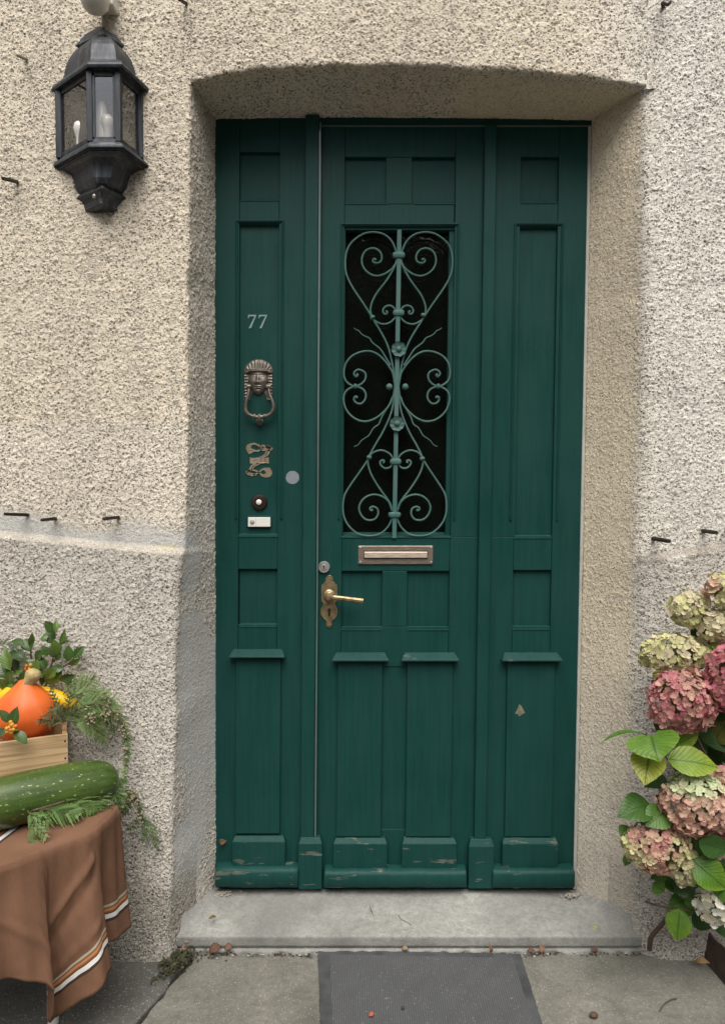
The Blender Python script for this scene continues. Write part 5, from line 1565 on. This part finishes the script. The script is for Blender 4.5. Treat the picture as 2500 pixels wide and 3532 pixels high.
for i, (b, t, w_, c) in enumerate((((122, 1100), (165, 912), 112, (.055, .115, .030)), ((80, 1065), (-6, 945), 92, (.055, .11, .03)), ((52, 1130), (-24, 1180), 88, (.035, .075, .02)), ((128, 1145), (254, 1264), 106, (.06, .125, .028)))):
    leaf_px(m, (b[0] * .36946, 2100 + b[1] * .36946), (t[0] * .36946, 2100 + t[1] * .36946), w_ * .36946, -.436, -.440, c, tilt=(-.4, .4, .2, -.3)[i], kind='plain', curl=.05, fold=.22, seed=i + 50)
m.build('foliage', M['holly'], h2, smooth='leaf')
berries([(100, 1060), (125, 1098), (88, 1110), (65, 1120), (148, 1100), (106, 1152), (70, 1148), (128, 1128), (150, 1125), (112, 1085), (98, 1135)], h2, -.441, .0060, 3)

# ------------------------------------------------------------------ conifer branches
def conifer(label, sprays, cone_list=(), stems=(), seed=0, cols=None):
    m = MB()
    kw = {'cols': cols} if cols else {}
    for i, (pts, wd, yb, yt) in enumerate(sprays):
        n = len(pts)
        p3 = [zr(x, y, yb + (yt - yb) * q / (n - 1)) for q, (x, y) in enumerate(pts)]
        spray(m, p3, wd, (0.25, -1, .35), seed * 31 + i, **kw)
    p0 = sprays[0][0][0]
    e = empty('conifer_branch', zr(p0[0], p0[1], sprays[0][2]), label, 'branch', 'conifer branches round the pumpkin and marrow')
    m.build('foliage', M['needle'], e, smooth='leaf')
    if stems:
        s_ = MB()
        for pts, r_, Y in stems: s_.tube(smooth_line([zr(x, y, Y) for x, y in pts], 6), lambda t, r_=r_: r_ * (1 - .5 * t), 7)
        s_.build('stem', M['twig'], e, smooth=True)
    if cone_list:
        for x, y, Y, n in cone_list:
            c = MB(); cones(c, x, y, Y, n, int(x)); c.build('cone_cluster', M['cone'], e, smooth=True)
G1 = ((.085, .155, .042), (.17, .26, .085))
conifer('feathery conifer branch with small cones arching from the box down the wall', [
    ([(560, 1070), (750, 930), (900, 890), (1050, 960), (1140, 1080)], .052, -.33, -.30),
    ([(1050, 960), (1150, 1080), (1190, 1250), (1180, 1420), (1160, 1600)], .016, -.30, -.285),
    ([(590, 800), (700, 690), (800, 630)], .036, -.285, -.272), ([(640, 830), (760, 730), (900, 640)], .040, -.30, -.272),
    ([(660, 840), (820, 770), (1000, 800)], .045, -.30, -.285), ([(700, 880), (880, 840), (1040, 900)], .045, -.31, -.29),
    ([(620, 1010), (760, 1010), (880, 1110), (930, 1225)], .040, -.34, -.31), ([(800, 930), (900, 1010), (950, 1130), (975, 1260)], .032, -.325, -.30),
    ([(900, 900), (1010, 1010), (1060, 1160)], .030, -.31, -.29), ([(640, 1050), (780, 1080), (860, 1150)], .034, -.345, -.32), ([(940, 900), (1060, 880), (1080, 1000)], .03, -.30, -.28), ([(740, 880), (860, 960), (900, 1060)], .036, -.335, -.315)],
    [(842, 1020, -.335, 16), (1000, 975, -.318, 16), (985, 840, -.30, 14), (1150, 1150, -.30, 14), (1085, 1010, -.305, 8), (1170, 1300, -.295, 6)],
    [([(540, 1080), (640, 990), (760, 925), (900, 885), (1040, 945), (1150, 1080)], .0032, -.325)], 1, G1)
conifer('bright green conifer branch lying on the cloth under the marrow', [
    ([(330, 1890), (600, 1800), (850, 1720), (1090, 1640)], .064, -.512, -.37), ([(260, 1880), (450, 1880), (740, 1930)], .052, -.55, -.505), ([(560, 1800), (720, 1820), (870, 1895)], .050, -.505, -.46),
    ([(760, 1740), (900, 1770), (995, 1860)], .048, -.46, -.42), ([(900, 1680), (1050, 1690), (1160, 1770)], .046, -.415, -.36), ([(950, 1640), (1060, 1590), (1140, 1640)], .040, -.37, -.34),
    ([(1000, 1700), (1080, 1790), (1095, 1980)], .038, -.395, -.355), ([(30, 1900), (-40, 1915)], .03, -.57, -.57), ([(400, 1880), (560, 1900), (700, 1945)], .040, -.535, -.50), ([(650, 1780), (800, 1800), (930, 1880)], .046, -.485, -.44)],
    [(1110, 1840, -.36, 10)], [([(-60, 1862), (60, 1872), (200, 1885), (330, 1880), (600, 1800)], .0048, -.545)], 2, ((.095, .20, .050), (.18, .32, .095)))
conifer('drooping conifer sprig hanging over the front of the brown cloth', [
    ([(255, 1885), (300, 1960), (320, 2080), (330, 2290)], .026, -.575, -.600), ([(290, 1920), (380, 1960), (470, 2010)], .022, -.58, -.585), ([(310, 2010), (390, 2080), (430, 2150)], .018, -.590, -.60)], (), (), 3, ((.09, .185, .05), (.17, .29, .09)))
conifer('thin conifer twig with cones curving down the wall right of the marrow', [
    ([(1080, 1640), (1230, 1730), (1310, 1860), (1290, 1970), (1205, 2060)], .014, -.30, -.285), ([(1200, 1720), (1190, 1850), (1110, 1950)], .022, -.31, -.295)],
    [(1215, 1740, -.305, 16), (1250, 1800, -.30, 12), (1300, 1945, -.295, 7)], [([(1080, 1640), (1230, 1730), (1310, 1860), (1290, 1970)], .0018, -.298)], 4, ((.06, .105, .035), (.10, .16, .06)))
conifer('pale wispy conifer tips low against the wall beside the cloth', [
    ([(1320, 1930), (1350, 2020), (1345, 2170)], .020, -.285, -.275), ([(1340, 1960), (1420, 2060), (1460, 2240)], .022, -.285, -.27)], (), (), 5, ((.08, .15, .06), (.15, .235, .10)))
conifer('dark conifer sprigs tucked between the pumpkin and the box edge', [
    ([(600, 880), (480, 990), (360, 1060)], .022, -.375, -.405), ([(560, 930), (525, 860), (475, 760)], .011, -.345, -.34), ([(640, 920), (645, 860), (665, 795)], .012, -.33, -.325), ([(590, 1060), (500, 1030), (440, 1090)], .026, -.385, -.41), ([(610, 980), (530, 960), (490, 920)], .026, -.365, -.375), ([(600, 1050), (640, 1000), (740, 940)], .022, -.36, -.345)], (), (), 6, ((.030, .055, .018), (.07, .10, .03)))
conifer('pale conifer tip poking out at the far left of the holly', [([(-30, 350), (70, 330), (190, 395)], .026, -.27, -.26)], (), (), 7, ((.07, .13, .07), (.13, .2, .12)))

# ------------------------------------------------------------------ hydrangea
hy = empty('hydrangea_bush', (.98, -.40, 0), 'hydrangea bush with pink and pale green flower heads against the wall', 'hydrangea')
def floret(mb, c, n, size, cin, cout, r):
    n = n.normalized(); a = n.cross(Vector((r.uniform(-1, 1), r.uniform(-1, 1), r.uniform(-1, 1)))).normalized(); b = n.cross(a)
    rot0 = r.uniform(0, 6.28); cup = r.uniform(.10, .55)
    sh_ = r.uniform(.88, 1.15); old = r.random() < .06
    npet = 4 if r.random() > .12 else 3
    for k_ in range(npet):
        an = rot0 + 2 * math.pi * k_ / npet + r.uniform(-.12, .12); d = a * math.cos(an) + b * math.sin(an); e = n.cross(d)
        s_ = size * r.uniform(.78, 1.18); tl = r.uniform(-.15, .25)
        pr = [(0.03, 0), (.34, -.40), (.74, -.50), (1.0, -.16), (1.0, .16), (.74, .50), (.34, .40), (.58, 0)]
        vs, cc = [], []
        for l, w_ in pr:
            h = cup * (l * l) + .22 * w_ * w_ + tl * w_ * .4 + r.uniform(-.03, .03) - .25 * max(0, l - .75)
            vs.append(c + d * l * s_ + e * w_ * s_ + n * h * s_)
            f = min(1, max(0, l * .9 + abs(w_) * .4 - .15)); q_ = Vector(cin).lerp(Vector(cout), f) * r.uniform(.85, 1.12) * sh_
            if l > .7 and old: q_ = q_.lerp(Vector((.30, .17, .09)), r.uniform(.2, .8))
            cc.append(tuple(q_))
        mb.add(vs, [(7, i, i + 1) for i in range(6)] + [(7, 6, 0)], None, cc)
    mb.ball(c + n * size * .06, size * .10, 5, col=tuple(v * .8 for v in cin))
def head(cx, cy, rx, ry, Y, label, palette, size=.0128, n=None, seed=0, rz=None, shift=None):
    r = random.Random(seed); m = MB()
    c = P(cx, cy, Y); s_ = px(Y); RX, RZ = rx * s_ - size * .45, ry * s_ - size * .45; RY = (rz or min(RX, RZ) * .85)
    n = n or int(2.9 * (RX * RZ + RX * RY + RZ * RY) / 3 * 4 * math.pi / (size * size * 3.2))
    ga_ = math.pi * (3 - math.sqrt(5))
    for i in range(n):
        zz = 1 - 2 * (i + .5) / n; q = math.sqrt(1 - zz * zz); an = i * ga_ + r.uniform(-.2, .2)
        u = Vector((q * math.cos(an), q * math.sin(an), zz))
        if u.y > .45: continue
        lump = 1 + .10 * math.sin(u.x * 5 + seed) * math.sin(u.z * 4 + seed * 2) + r.uniform(-.10, .05)
        p = c + Vector((u.x * RX, u.y * RY, u.z * RZ)) * lump
        nn = Vector((u.x / RX, u.y / RY, u.z / RZ)).normalized() + Vector((r.gauss(0, .3), r.gauss(0, .3), r.gauss(0, .3)))
        t = shift(u, r) if shift else r.random()
        t = min(.999, max(0, t + r.gauss(0, .13)))
        f = t * (len(palette) - 1); i0 = int(f); i1 = min(i0 + 1, len(palette) - 1)
        ci = Vector(palette[i0][0]).lerp(Vector(palette[i1][0]), f - i0); co = Vector(palette[i0][1]).lerp(Vector(palette[i1][1]), f - i0)
        floret(m, p, nn, size * r.uniform(.8, 1.1), ci, co, r)
    o = m.build('flower_head', M['petal'], hy, smooth='leaf')
    o['label'] = label
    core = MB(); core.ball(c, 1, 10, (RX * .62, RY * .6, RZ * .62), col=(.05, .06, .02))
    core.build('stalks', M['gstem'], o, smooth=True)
PG = ((.62, .60, .30), (.66, .62, .40)); PG2 = ((.56, .58, .24), (.60, .60, .32)); CR = ((.68, .62, .44), (.66, .56, .44)); MINT = ((.62, .72, .42), (.66, .74, .50))
PK = ((.60, .46, .30), (.60, .24, .29)); HP = ((.56, .26, .24), (.56, .10, .22)); DP = ((.58, .42, .28), (.50, .16, .20)); BL = ((.64, .50, .34), (.66, .34, .32)); WH = ((.78, .78, .66), (.80, .80, .76))
head(2492, 2040, 66, 66, -.40, 'green hydrangea head tinged pink, topmost of the bush', [PG2, PG, PK], seed=1, shift=lambda u, r: .25 - u.x * .6 + r.uniform(-.2, .2))
head(2378, 2102, 72, 64, -.37, 'small pale green hydrangea head near the top', [PG2, PG, CR], seed=2)
head(2474, 2160, 64, 60, -.40, 'cream hydrangea head at the right edge below the topmost', [CR, PG, CR], seed=3)
head(2322, 2256, 128, 72, -.38, 'wide pale green hydrangea head', [PG2, PG, CR], seed=4)
head(2352, 2416, 116, 112, -.44, 'large pink hydrangea head', [DP, PK, HP, PK, HP], seed=5, shift=lambda u, r: r.random() * .5 + .5 * (u.x < -.2) )
head(2518, 2340, 80, 128, -.46, 'bright pink hydrangea head cut by the right edge', [PK, HP, HP], seed=6)
head(2408, 2772, 128, 112, -.47, 'blush hydrangea head with a mint green top', [BL, PK, BL, MINT, MINT], seed=7, shift=lambda u, r: .25 + .3 * (r.random() - .5) + .75 * max(0, u.z - .25) / .6)
head(2262, 2922, 118, 92, -.46, 'pink and green hydrangea head, lowest towards the step', [HP, DP, PK, PG, PG2], seed=8, shift=lambda u, r: .45 + .45 * abs(u.x + .1) - .3 * max(0, u.z) + r.uniform(-.2, .2))
head(2366, 2985, 66, 72, -.45, 'small greenish cream hydrangea head beside the lowest pink one', [PG, CR, PG2], seed=9)
head(2470, 3120, 78, 70, -.46, 'white hydrangea head', [WH, WH, CR], seed=10, size=.0175, n=60)
head(2518, 2870, 40, 70, -.47, 'deep pink hydrangea head at the right edge', [HP, HP, PK], seed=11)
head(2560, 2560, 70, 90, -.42, 'pink hydrangea head behind the bright pink one', [PK, HP, BL], seed=12)
head(2488, 2700, 62, 62, -.45, 'pink hydrangea head half hidden above the blush one', [HP, PK, BL], seed=13)
head(2462, 2905, 62, 58, -.44, 'dusty pink hydrangea head between the blush one and the white one', [PK, BL, PG], seed=14)
head(2440, 2240, 60, 52, -.37, 'small green hydrangea head behind the wide pale one', [PG2, PG], seed=15)
def r3(x, y): return (1950 + x * .3485, 1900 + y * .3485)
def r4(x, y): return (1950 + x * .3485, 2500 + y * .3485)
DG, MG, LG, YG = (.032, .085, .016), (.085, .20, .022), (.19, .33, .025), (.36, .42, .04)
HL = [(r3(800, 1830), r3(355, 1860), 34, -.42, -.46, MG, None, 1.2, 'ovate', .10), (r4(850, 118), r4(925, 360), 160, -.47, -.53, (.11, .24, .025), LG, .1, 'heart', .06), (r4(835, 262), r4(783, 592), 104, -.44, -.50, YG, (.50, .50, .11), 0, 'ovate', .05),
      (r4(1025, 345), r4(1530, 420), 96, -.48, -.50, LG, YG, -.2, 'ovate', .06), (r4(1080, 210), r4(1330, 70), 50, -.43, -.45, LG, YG, .5, 'ovate', .05), (r4(960, 500), r4(780, 610), 74, -.40, -.42, DG, None, .3, 'ovate', .05),
      (r4(830, 800), r4(520, 900), 94, -.44, -.47, (.055, .14, .02), None, .1, 'ovate', .08), (r4(990, 860), r4(800, 1000), 84, -.46, -.49, (.09, .20, .03), None, -.1, 'ovate', .05), (r4(1330, 1150), r4(1640, 1260), 76, -.50, -.50, (.06, .15, .035), None, .5, 'ovate', .05),
      (r4(1270, 1350), r4(1600, 1640), 100, -.48, -.51, (.07, .18, .02), LG, .0, 'ovate', .09), (r4(1290, 1090), r4(1440, 1350), 66, -.45, -.46, (.10, .20, .03), None, -.4, 'ovate', .05), (r4(1010, 1480), r4(840, 1520), 46, -.42, -.43, MG, None, .5, 'ovate', .05),
      (r4(870, 1570), r4(980, 1660), 50, -.41, -.42, MG, None, .3, 'ovate', .05), (r4(1060, 1560), r4(1330, 1600), 80, -.40, -.42, DG, None, .2, 'ovate', .05), (r4(1135, 1835), r4(1098, 2150), 76, -.42, -.43, (.12, .25, .03), LG, .0, 'ovate', .05), (r4(640, 1300), r4(580, 1400), 30, -.42, -.43, MG, None, .4, 'ovate', .05),
      (r4(1180, 1750), r4(1300, 1760), 34, -.40, -.41, MG, None, .6, 'ovate', .05), (r4(1270, 1820), r4(1480, 2020), 84, -.38, -.39, DG, None, .1, 'ovate', .05), (r4(620, 1010), r4(540, 1100), 40, -.43, -.45, (.09, .18, .03), None, .4, 'ovate', .05), (r3(1440, 1020), r3(1580, 930), 44, -.40, -.42, LG, None, .3, 'ovate', .05),
      (r3(930, 1330), r3(1050, 1200), 74, -.40, -.42, LG, YG, .2, 'ovate', .05), (r3(1250, 870), r3(1020, 820), 20, -.35, -.36, MG, None, .7, 'ovate', .1), (r3(1360, 720), r3(1240, 850), 40, -.34, -.35, DG, None, .3, 'ovate', .05), (r3(1440, 870), r3(1600, 880), 40, -.36, -.36, DG, None, .3, 'ovate', .05),
      (r3(1380, 1900), r3(1560, 1700), 130, -.40, -.40, DG, None, .2, 'ovate', .05), (r3(1480, 1880), r3(1600, 1700), 90, -.41, -.42, (.16, .16, .035), None, -.3, 'ovate', .05), (r3(1500, 2050), r3(1640, 1900), 100, -.39, -.40, DG, None, .2, 'ovate', .05), (r4(900, 60), r4(990, 20), 60, -.40, -.41, DG, None, .2, 'ovate', .05),
      (r4(1000, 800), r4(900, 700), 60, -.42, -.42, (.05, .12, .03), None, .2, 'ovate', .05), (r4(1000, 1040), r4(1150, 1000), 70, -.41, -.41, DG, None, .2, 'ovate', .05), (r4(1500, 1700), r4(1640, 1560), 80, -.49, -.50, MG, None, .2, 'ovate', .05), (r4(730, 930), r4(830, 900), 60, -.42, -.42, DG, None, .2, 'ovate', .05),
      (r4(1400, 1200), r4(1560, 1100), 90, -.42, -.42, DG, None, .3, 'ovate', .05), (r4(1500, 2050), r4(1640, 1900), 90, -.36, -.36, DG, None, .3, 'ovate', .05)]
m = MB()
for i, (b, t, w_, Yb, Yt, c, c2, tl, kd, cu) in enumerate(HL):
    leaf_px(m, b, t, w_ * 1.12, Yb, Yt, c, tilt=tl, kind=kd, curl=cu, fold=.12 if i % 2 else .2, nu=14, nv=8, spiny=.03, seed=i + 200, col2=c2, droop=.08)
for i in range(26):
    x, y = rng.uniform(2290, 2520), rng.uniform(2300, 3120); an = rng.uniform(2.2, 5.2); q = rng.uniform(85, 130)
    if x < 2330 + 60 * math.sin(y * .01): x += 90
    leaf_px(m, (x, y), (x + math.cos(an) * q, y - math.sin(an) * q), q * .68, -.355, -.375, (DG, MG, DG, (.05, .13, .02))[i % 4], tilt=rng.uniform(-.6, .6), kind='ovate', curl=.06, fold=.15, nu=12, nv=6, spiny=.03, seed=i + 700)
# the dark inside of the bush, further right than the view
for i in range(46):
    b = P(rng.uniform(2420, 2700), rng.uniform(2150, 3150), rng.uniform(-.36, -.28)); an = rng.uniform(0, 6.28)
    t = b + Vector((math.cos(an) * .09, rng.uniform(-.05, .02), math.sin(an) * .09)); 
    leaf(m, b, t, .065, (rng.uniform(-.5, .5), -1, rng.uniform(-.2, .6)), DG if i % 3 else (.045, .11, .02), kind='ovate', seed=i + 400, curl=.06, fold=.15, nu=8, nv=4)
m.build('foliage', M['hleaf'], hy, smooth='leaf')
m = MB()
root = Vector((1.16, -.36, .0))
for x, y, Y, rr in ((2490, 2080, -.38, .004), (2378, 2140, -.35, .004), (2330, 2290, -.36, .004), (2370, 2480, -.42, .005), (2520, 2400, -.42, .005), (2420, 2800, -.44, .005), (2290, 2960, -.43, .004), (2480, 3150, -.43, .004), (2246, 2545, -.44, .003), (2346, 3138, -.42, .003)):
    p = P(x, y, Y); mid_ = root.lerp(p, .55) + Vector((.06, .02, .05 * rng.random()))
    m.tube(smooth_line([root + Vector((rng.uniform(-.05, .05), rng.uniform(-.03, .03), 0)), root.lerp(p, .25) + Vector((.05, .01, .02)), mid_, p], 6), lambda t, rr=rr: rr * (1.5 - .8 * t), 7)
m.tube(smooth_line([P(2240, 3275, -.27), P(2246, 3235, -.30), P(2278, 3195, -.33), P(2330, 3140, -.36), P(2420, 3080, -.38)], 6), lambda t: .0075 - .002 * t, 8)
m.tube(smooth_line([r4p for r4p in (P(2225, 3110, -.36), P(2280, 3128, -.38), P(2340, 3140, -.40))], 5), .0022, 6)
m.build('stem', M['twig'], hy, smooth=True)

# rusty edging of the bed on the right
e0, e1_ = G(2417, 3302), G(2640, 3560)
ed = (Vector((e1_.x, e1_.y, 0)) - Vector((e0.x, e0.y, 0))); Le = ed.length; ed.normalize(); en = Vector((-ed.y, ed.x, 0))
m = MB(); ne = 14
for i in range(1): pass
vs = []
for i in range(ne + 1):
    p = Vector((e0.x, e0.y, 0)) + ed * Le * i / ne
    hz = .085 + .004 * math.sin(i * 1.3)
    vs += [p + en * .003 + Vector((0, 0, -.01)), p - en * .003 + Vector((0, 0, -.01)), p - en * .003 + Vector((.012, .03, hz)), p + en * .003 + Vector((.012, .03, hz))]
fs = [(i * 4 + q, i * 4 + (q + 1) % 4, (i + 1) * 4 + (q + 1) % 4, (i + 1) * 4 + q) for i in range(ne) for q in range(4)] + [(0, 1, 2, 3), (ne * 4, ne * 4 + 3, ne * 4 + 2, ne * 4 + 1)]
m.add(vs, fs)
tag(m.build('bed_edging', M['rust_sheet'], bevel=.001), 'rusted metal edging strip at the foot of the hydrangea', 'edging')
m = MB(); xs2 = [(.96 + .05 * i, -.62 + .05 * j) for j in range(9) for i in range(10)]
vs = [(e0.x + .03 + .05 * i, -.60 + .045 * j, .015 + .02 * rng.random()) for j in range(9) for i in range(12)]
m.add(vs, [(j * 12 + i, j * 12 + i + 1, (j + 1) * 12 + i + 1, (j + 1) * 12 + i) for j in range(8) for i in range(11)])
tag(m.build('bed_soil', M['soil'], smooth=True), 'dark soil of the hydrangea bed', None, kind='structure')

# ------------------------------------------------------------------ fallen leaves, weeds, crumbs
def dry_leaf(x, y, size, ang, col, label, z=None, Y=None, curl=.25, up=None, name='fallen_leaf', w_=.55):
    m = MB(); c = P(x, y, Y) if Y is not None else G(x, y, z)
    d = Vector((math.cos(ang), math.sin(ang) * .9, rng.uniform(.0, .25)))
    if up: d = Vector((math.cos(ang), -.15, up)).normalized()
    L = size * .8 * px(c.y)
    leaf(m, c - d * L / 2 + Vector((0, 0, .004)), c + d * L / 2 + Vector((0, 0, .004)), L * w_, (rng.uniform(-.3, .3), -.5, 1) if not up else (.4, -1, .3), col, kind='plain', curl=curl, fold=rng.uniform(-.2, .45), nu=10, nv=6, spiny=.12, seed=int(x + y), twist=rng.uniform(-1.2, 1.2))
    o = m.build(name, M['dry'], smooth='leaf'); tag(o, label, 'leaf')
    md = o.modifiers.new('thick', 'SOLIDIFY'); md.thickness = .0005
dry_leaf(733, 3172, 34, .5, (.16, .085, .035), 'curled brown leaf lying at the left of the step', z=SILL + .004, w_=.4)
dry_leaf(2052, 3212, 42, 2.4, (.33, .42, .16), 'torn pale green leaf scrap on the right of the step', z=.05)
dry_leaf(646, 3250, 38, .2, (.30, .19, .10), 'pale orange leaf at the left end of the step', z=.03, w_=.8)
dry_leaf(636, 3280, 34, 1.2, (.22, .135, .09), 'tan leaf just below the pale orange one by the corner of the step', z=.012, w_=.7)
dry_leaf(742, 3282, 58, .6, (.11, .055, .038), 'crumpled dark brown leaf against the foot of the step', z=.02, w_=.7, curl=.35)
dry_leaf(788, 3276, 40, -.4, (.14, .075, .05), 'crumpled brown leaf right of the darker one at the foot of the step', z=.02, w_=.8, curl=.35)
dry_leaf(1687, 3275, 50, 1.7, (.20, .10, .055), 'brown leaf standing upright at the back of the doormat', z=.03, w_=.35, up=1.6)
dry_leaf(1397, 3278, 28, .1, (.26, .18, .115), 'small tan leaf on the back edge of the doormat', z=.014, w_=.7)
dry_leaf(1869, 3281, 34, .4, (.22, .105, .06), 'orange brown leaf in the joint right of the doormat', z=.014, w_=.7)
dry_leaf(1832, 3288, 36, -.2, (.14, .07, .05), 'reddish brown leaf in the joint just right of the doormat corner', z=.010)
dry_leaf(2050, 3284, 32, .1, (.12, .06, .045), 'small brown leaf in the joint towards the hydrangea', z=.010)
dry_leaf(1281, 3506, 26, .5, (.42, .09, .06), 'tiny red leaf on the ribbed doormat', z=.013, w_=.7)
dry_leaf(2422, 3328, 62, -.5, (.30, .19, .09), 'curled dry leaf beside the rusty edging', z=.015, curl=.3, w_=.45)
dry_leaf(2322, 3272, 26, .2, (.42, .30, .24), 'pinkish leaf scrap on the paving near the hydrangea', z=.006, w_=.6)
dry_leaf(769, 2907, 36, .2, (.15, .085, .05), 'brown leaf stuck to the foot of the side panel', Y=-.008, curl=.3, w_=.7, up=.2)
m = MB().ball(G(2047, 3503, .008), .010, 12, (1.2, .9, .75), col=(.09, .055, .04))
tag(m.build('seed_pod', M['dry'], smooth=True), 'dark brown seed pod on the paving right of the doormat', 'seed')
m = MB().ball(G(1389, 3478, .016), .0048, 12, (1, 1, .9), col=(.03, .026, .024))
tag(m.build('seed_pod', M['dry'], smooth=True), 'small black seed on the doormat', 'seed')
def twig(pts, r_, label, z=.004):
    m = MB(); m.tube(smooth_line([G(x, y, z + .004 * math.sin(i)) for i, (x, y) in enumerate(pts)], 5), r_, 6)
    tag(m.build('twig', M['twig'], smooth=True), label, 'twig')
twig([(2275, 3490), (2290, 3465), (2312, 3450), (2334, 3446)], .0016, 'thin curved twig on the paving below the hydrangea')
twig([(1276, 3128), (1280, 3142), (1287, 3158)], .0011, 'short dark twig in the middle of the step', SILL + .006)
twig([(1374, 3158), (1384, 3172), (1402, 3182), (1418, 3192)], .0010, 'thin bent twig on the step right of the short one', SILL + .010)
# moss and weeds at the corner of the step
m = MB()
r_ = random.Random(9)
for i in range(420):
    t = abs(r_.gauss(0, .40)); 
    if t > 1: continue
    x = 640 - 110 * t + r_.gauss(0, 26 * (1 - .5 * t)); y = 3282 + 110 * t + r_.gauss(0, 16)
    c = G(x, y, r_.uniform(.002, .02 * (1 - t) + .006)); an = r_.uniform(0, 6.28)
    d = Vector((math.cos(an), math.sin(an), r_.uniform(.1, .9))).normalized() * r_.uniform(.006, .012)
    g = r_.uniform(.6, 1.3)
    leaf(m, c, c + d, d.length * .8, (r_.uniform(-.4, .4), -.4, 1), (.022 * g, .036 * g, .020 * g) if r_.random() < .8 else (.08, .05, .03), kind='plain', nu=3, nv=2, seed=i)
tag(m.build('weeds', M['dry'], smooth='leaf'), 'dark low weeds in the joint at the corner of the step', None, kind='stuff')
m = MB()
for i in range(900):
    q = r_.random()
    if q < .75: x = r_.uniform(640, 2210); y = 3291 - (x - 640) * .004 + r_.gauss(0, 5 if x > 1080 and x < 1800 else 7); z = r_.uniform(0, .004)
    elif q < .9: x = 735 + abs(r_.gauss(0, 30)); y = 3076 + abs(r_.gauss(0, 8)); z = SILL + .005
    else: x = 1975 + r_.gauss(0, 14); y = 3082 + abs(r_.gauss(0, 8)); z = SILL + .006
    p = G(x, y, z); s_ = r_.uniform(.0012, .0036); g = r_.random()
    c = (.05, .032, .022) if q < .75 and g < .85 else (.42, .39, .34)
    m.ball(p, s_, 5, (1.3, 1, .6), col=c)
tag(m.build('debris', M['dry']), 'crumbs of earth and mortar along the foot of the step', None, kind='stuff')

# the trees across the street, seen only in the glass
tr = np.zeros((60, 24, 3)); ux = np.linspace(-30, 30, 60); uz = np.linspace(-.5, 1, 24)
prt = vnoise(np.stack([ux, ux * 0, ux * 0], -1), .35, 60)
for i, x in enumerate(ux):
    hgt = (2.6 if x < -3.5 else 7.5) + 2.2 * prt[i]
    for j, t in enumerate(np.linspace(0, 1, 24)):
        tr[i, j] = (x, -14 - 1.6 * math.sin(math.pi * t) ** .5 * -1, t * hgt)
tr[..., 1] += (vnoise(tr, .6, 61) - .5) * 3 + (vnoise(tr, 1.7, 62) - .5) * 1.4
tr[:, -1, 2] += (vnoise(tr, 2.3, 63)[:, -1] - .5) * 2.5
i_ = np.arange(60 * 24).reshape(60, 24)
fq = np.stack([i_[:-1, :-1], i_[1:, :-1], i_[1:, 1:], i_[:-1, 1:]], -1).reshape(-1, 4)
M['far'] = plain('far_foliage', (.075, .09, .05), .9, 0, .95, 3.0)
tag(np_mesh('treeline', tr.reshape(-1, 3), fq, None, M['far']), 'dark trees across the street', None, kind='stuff')
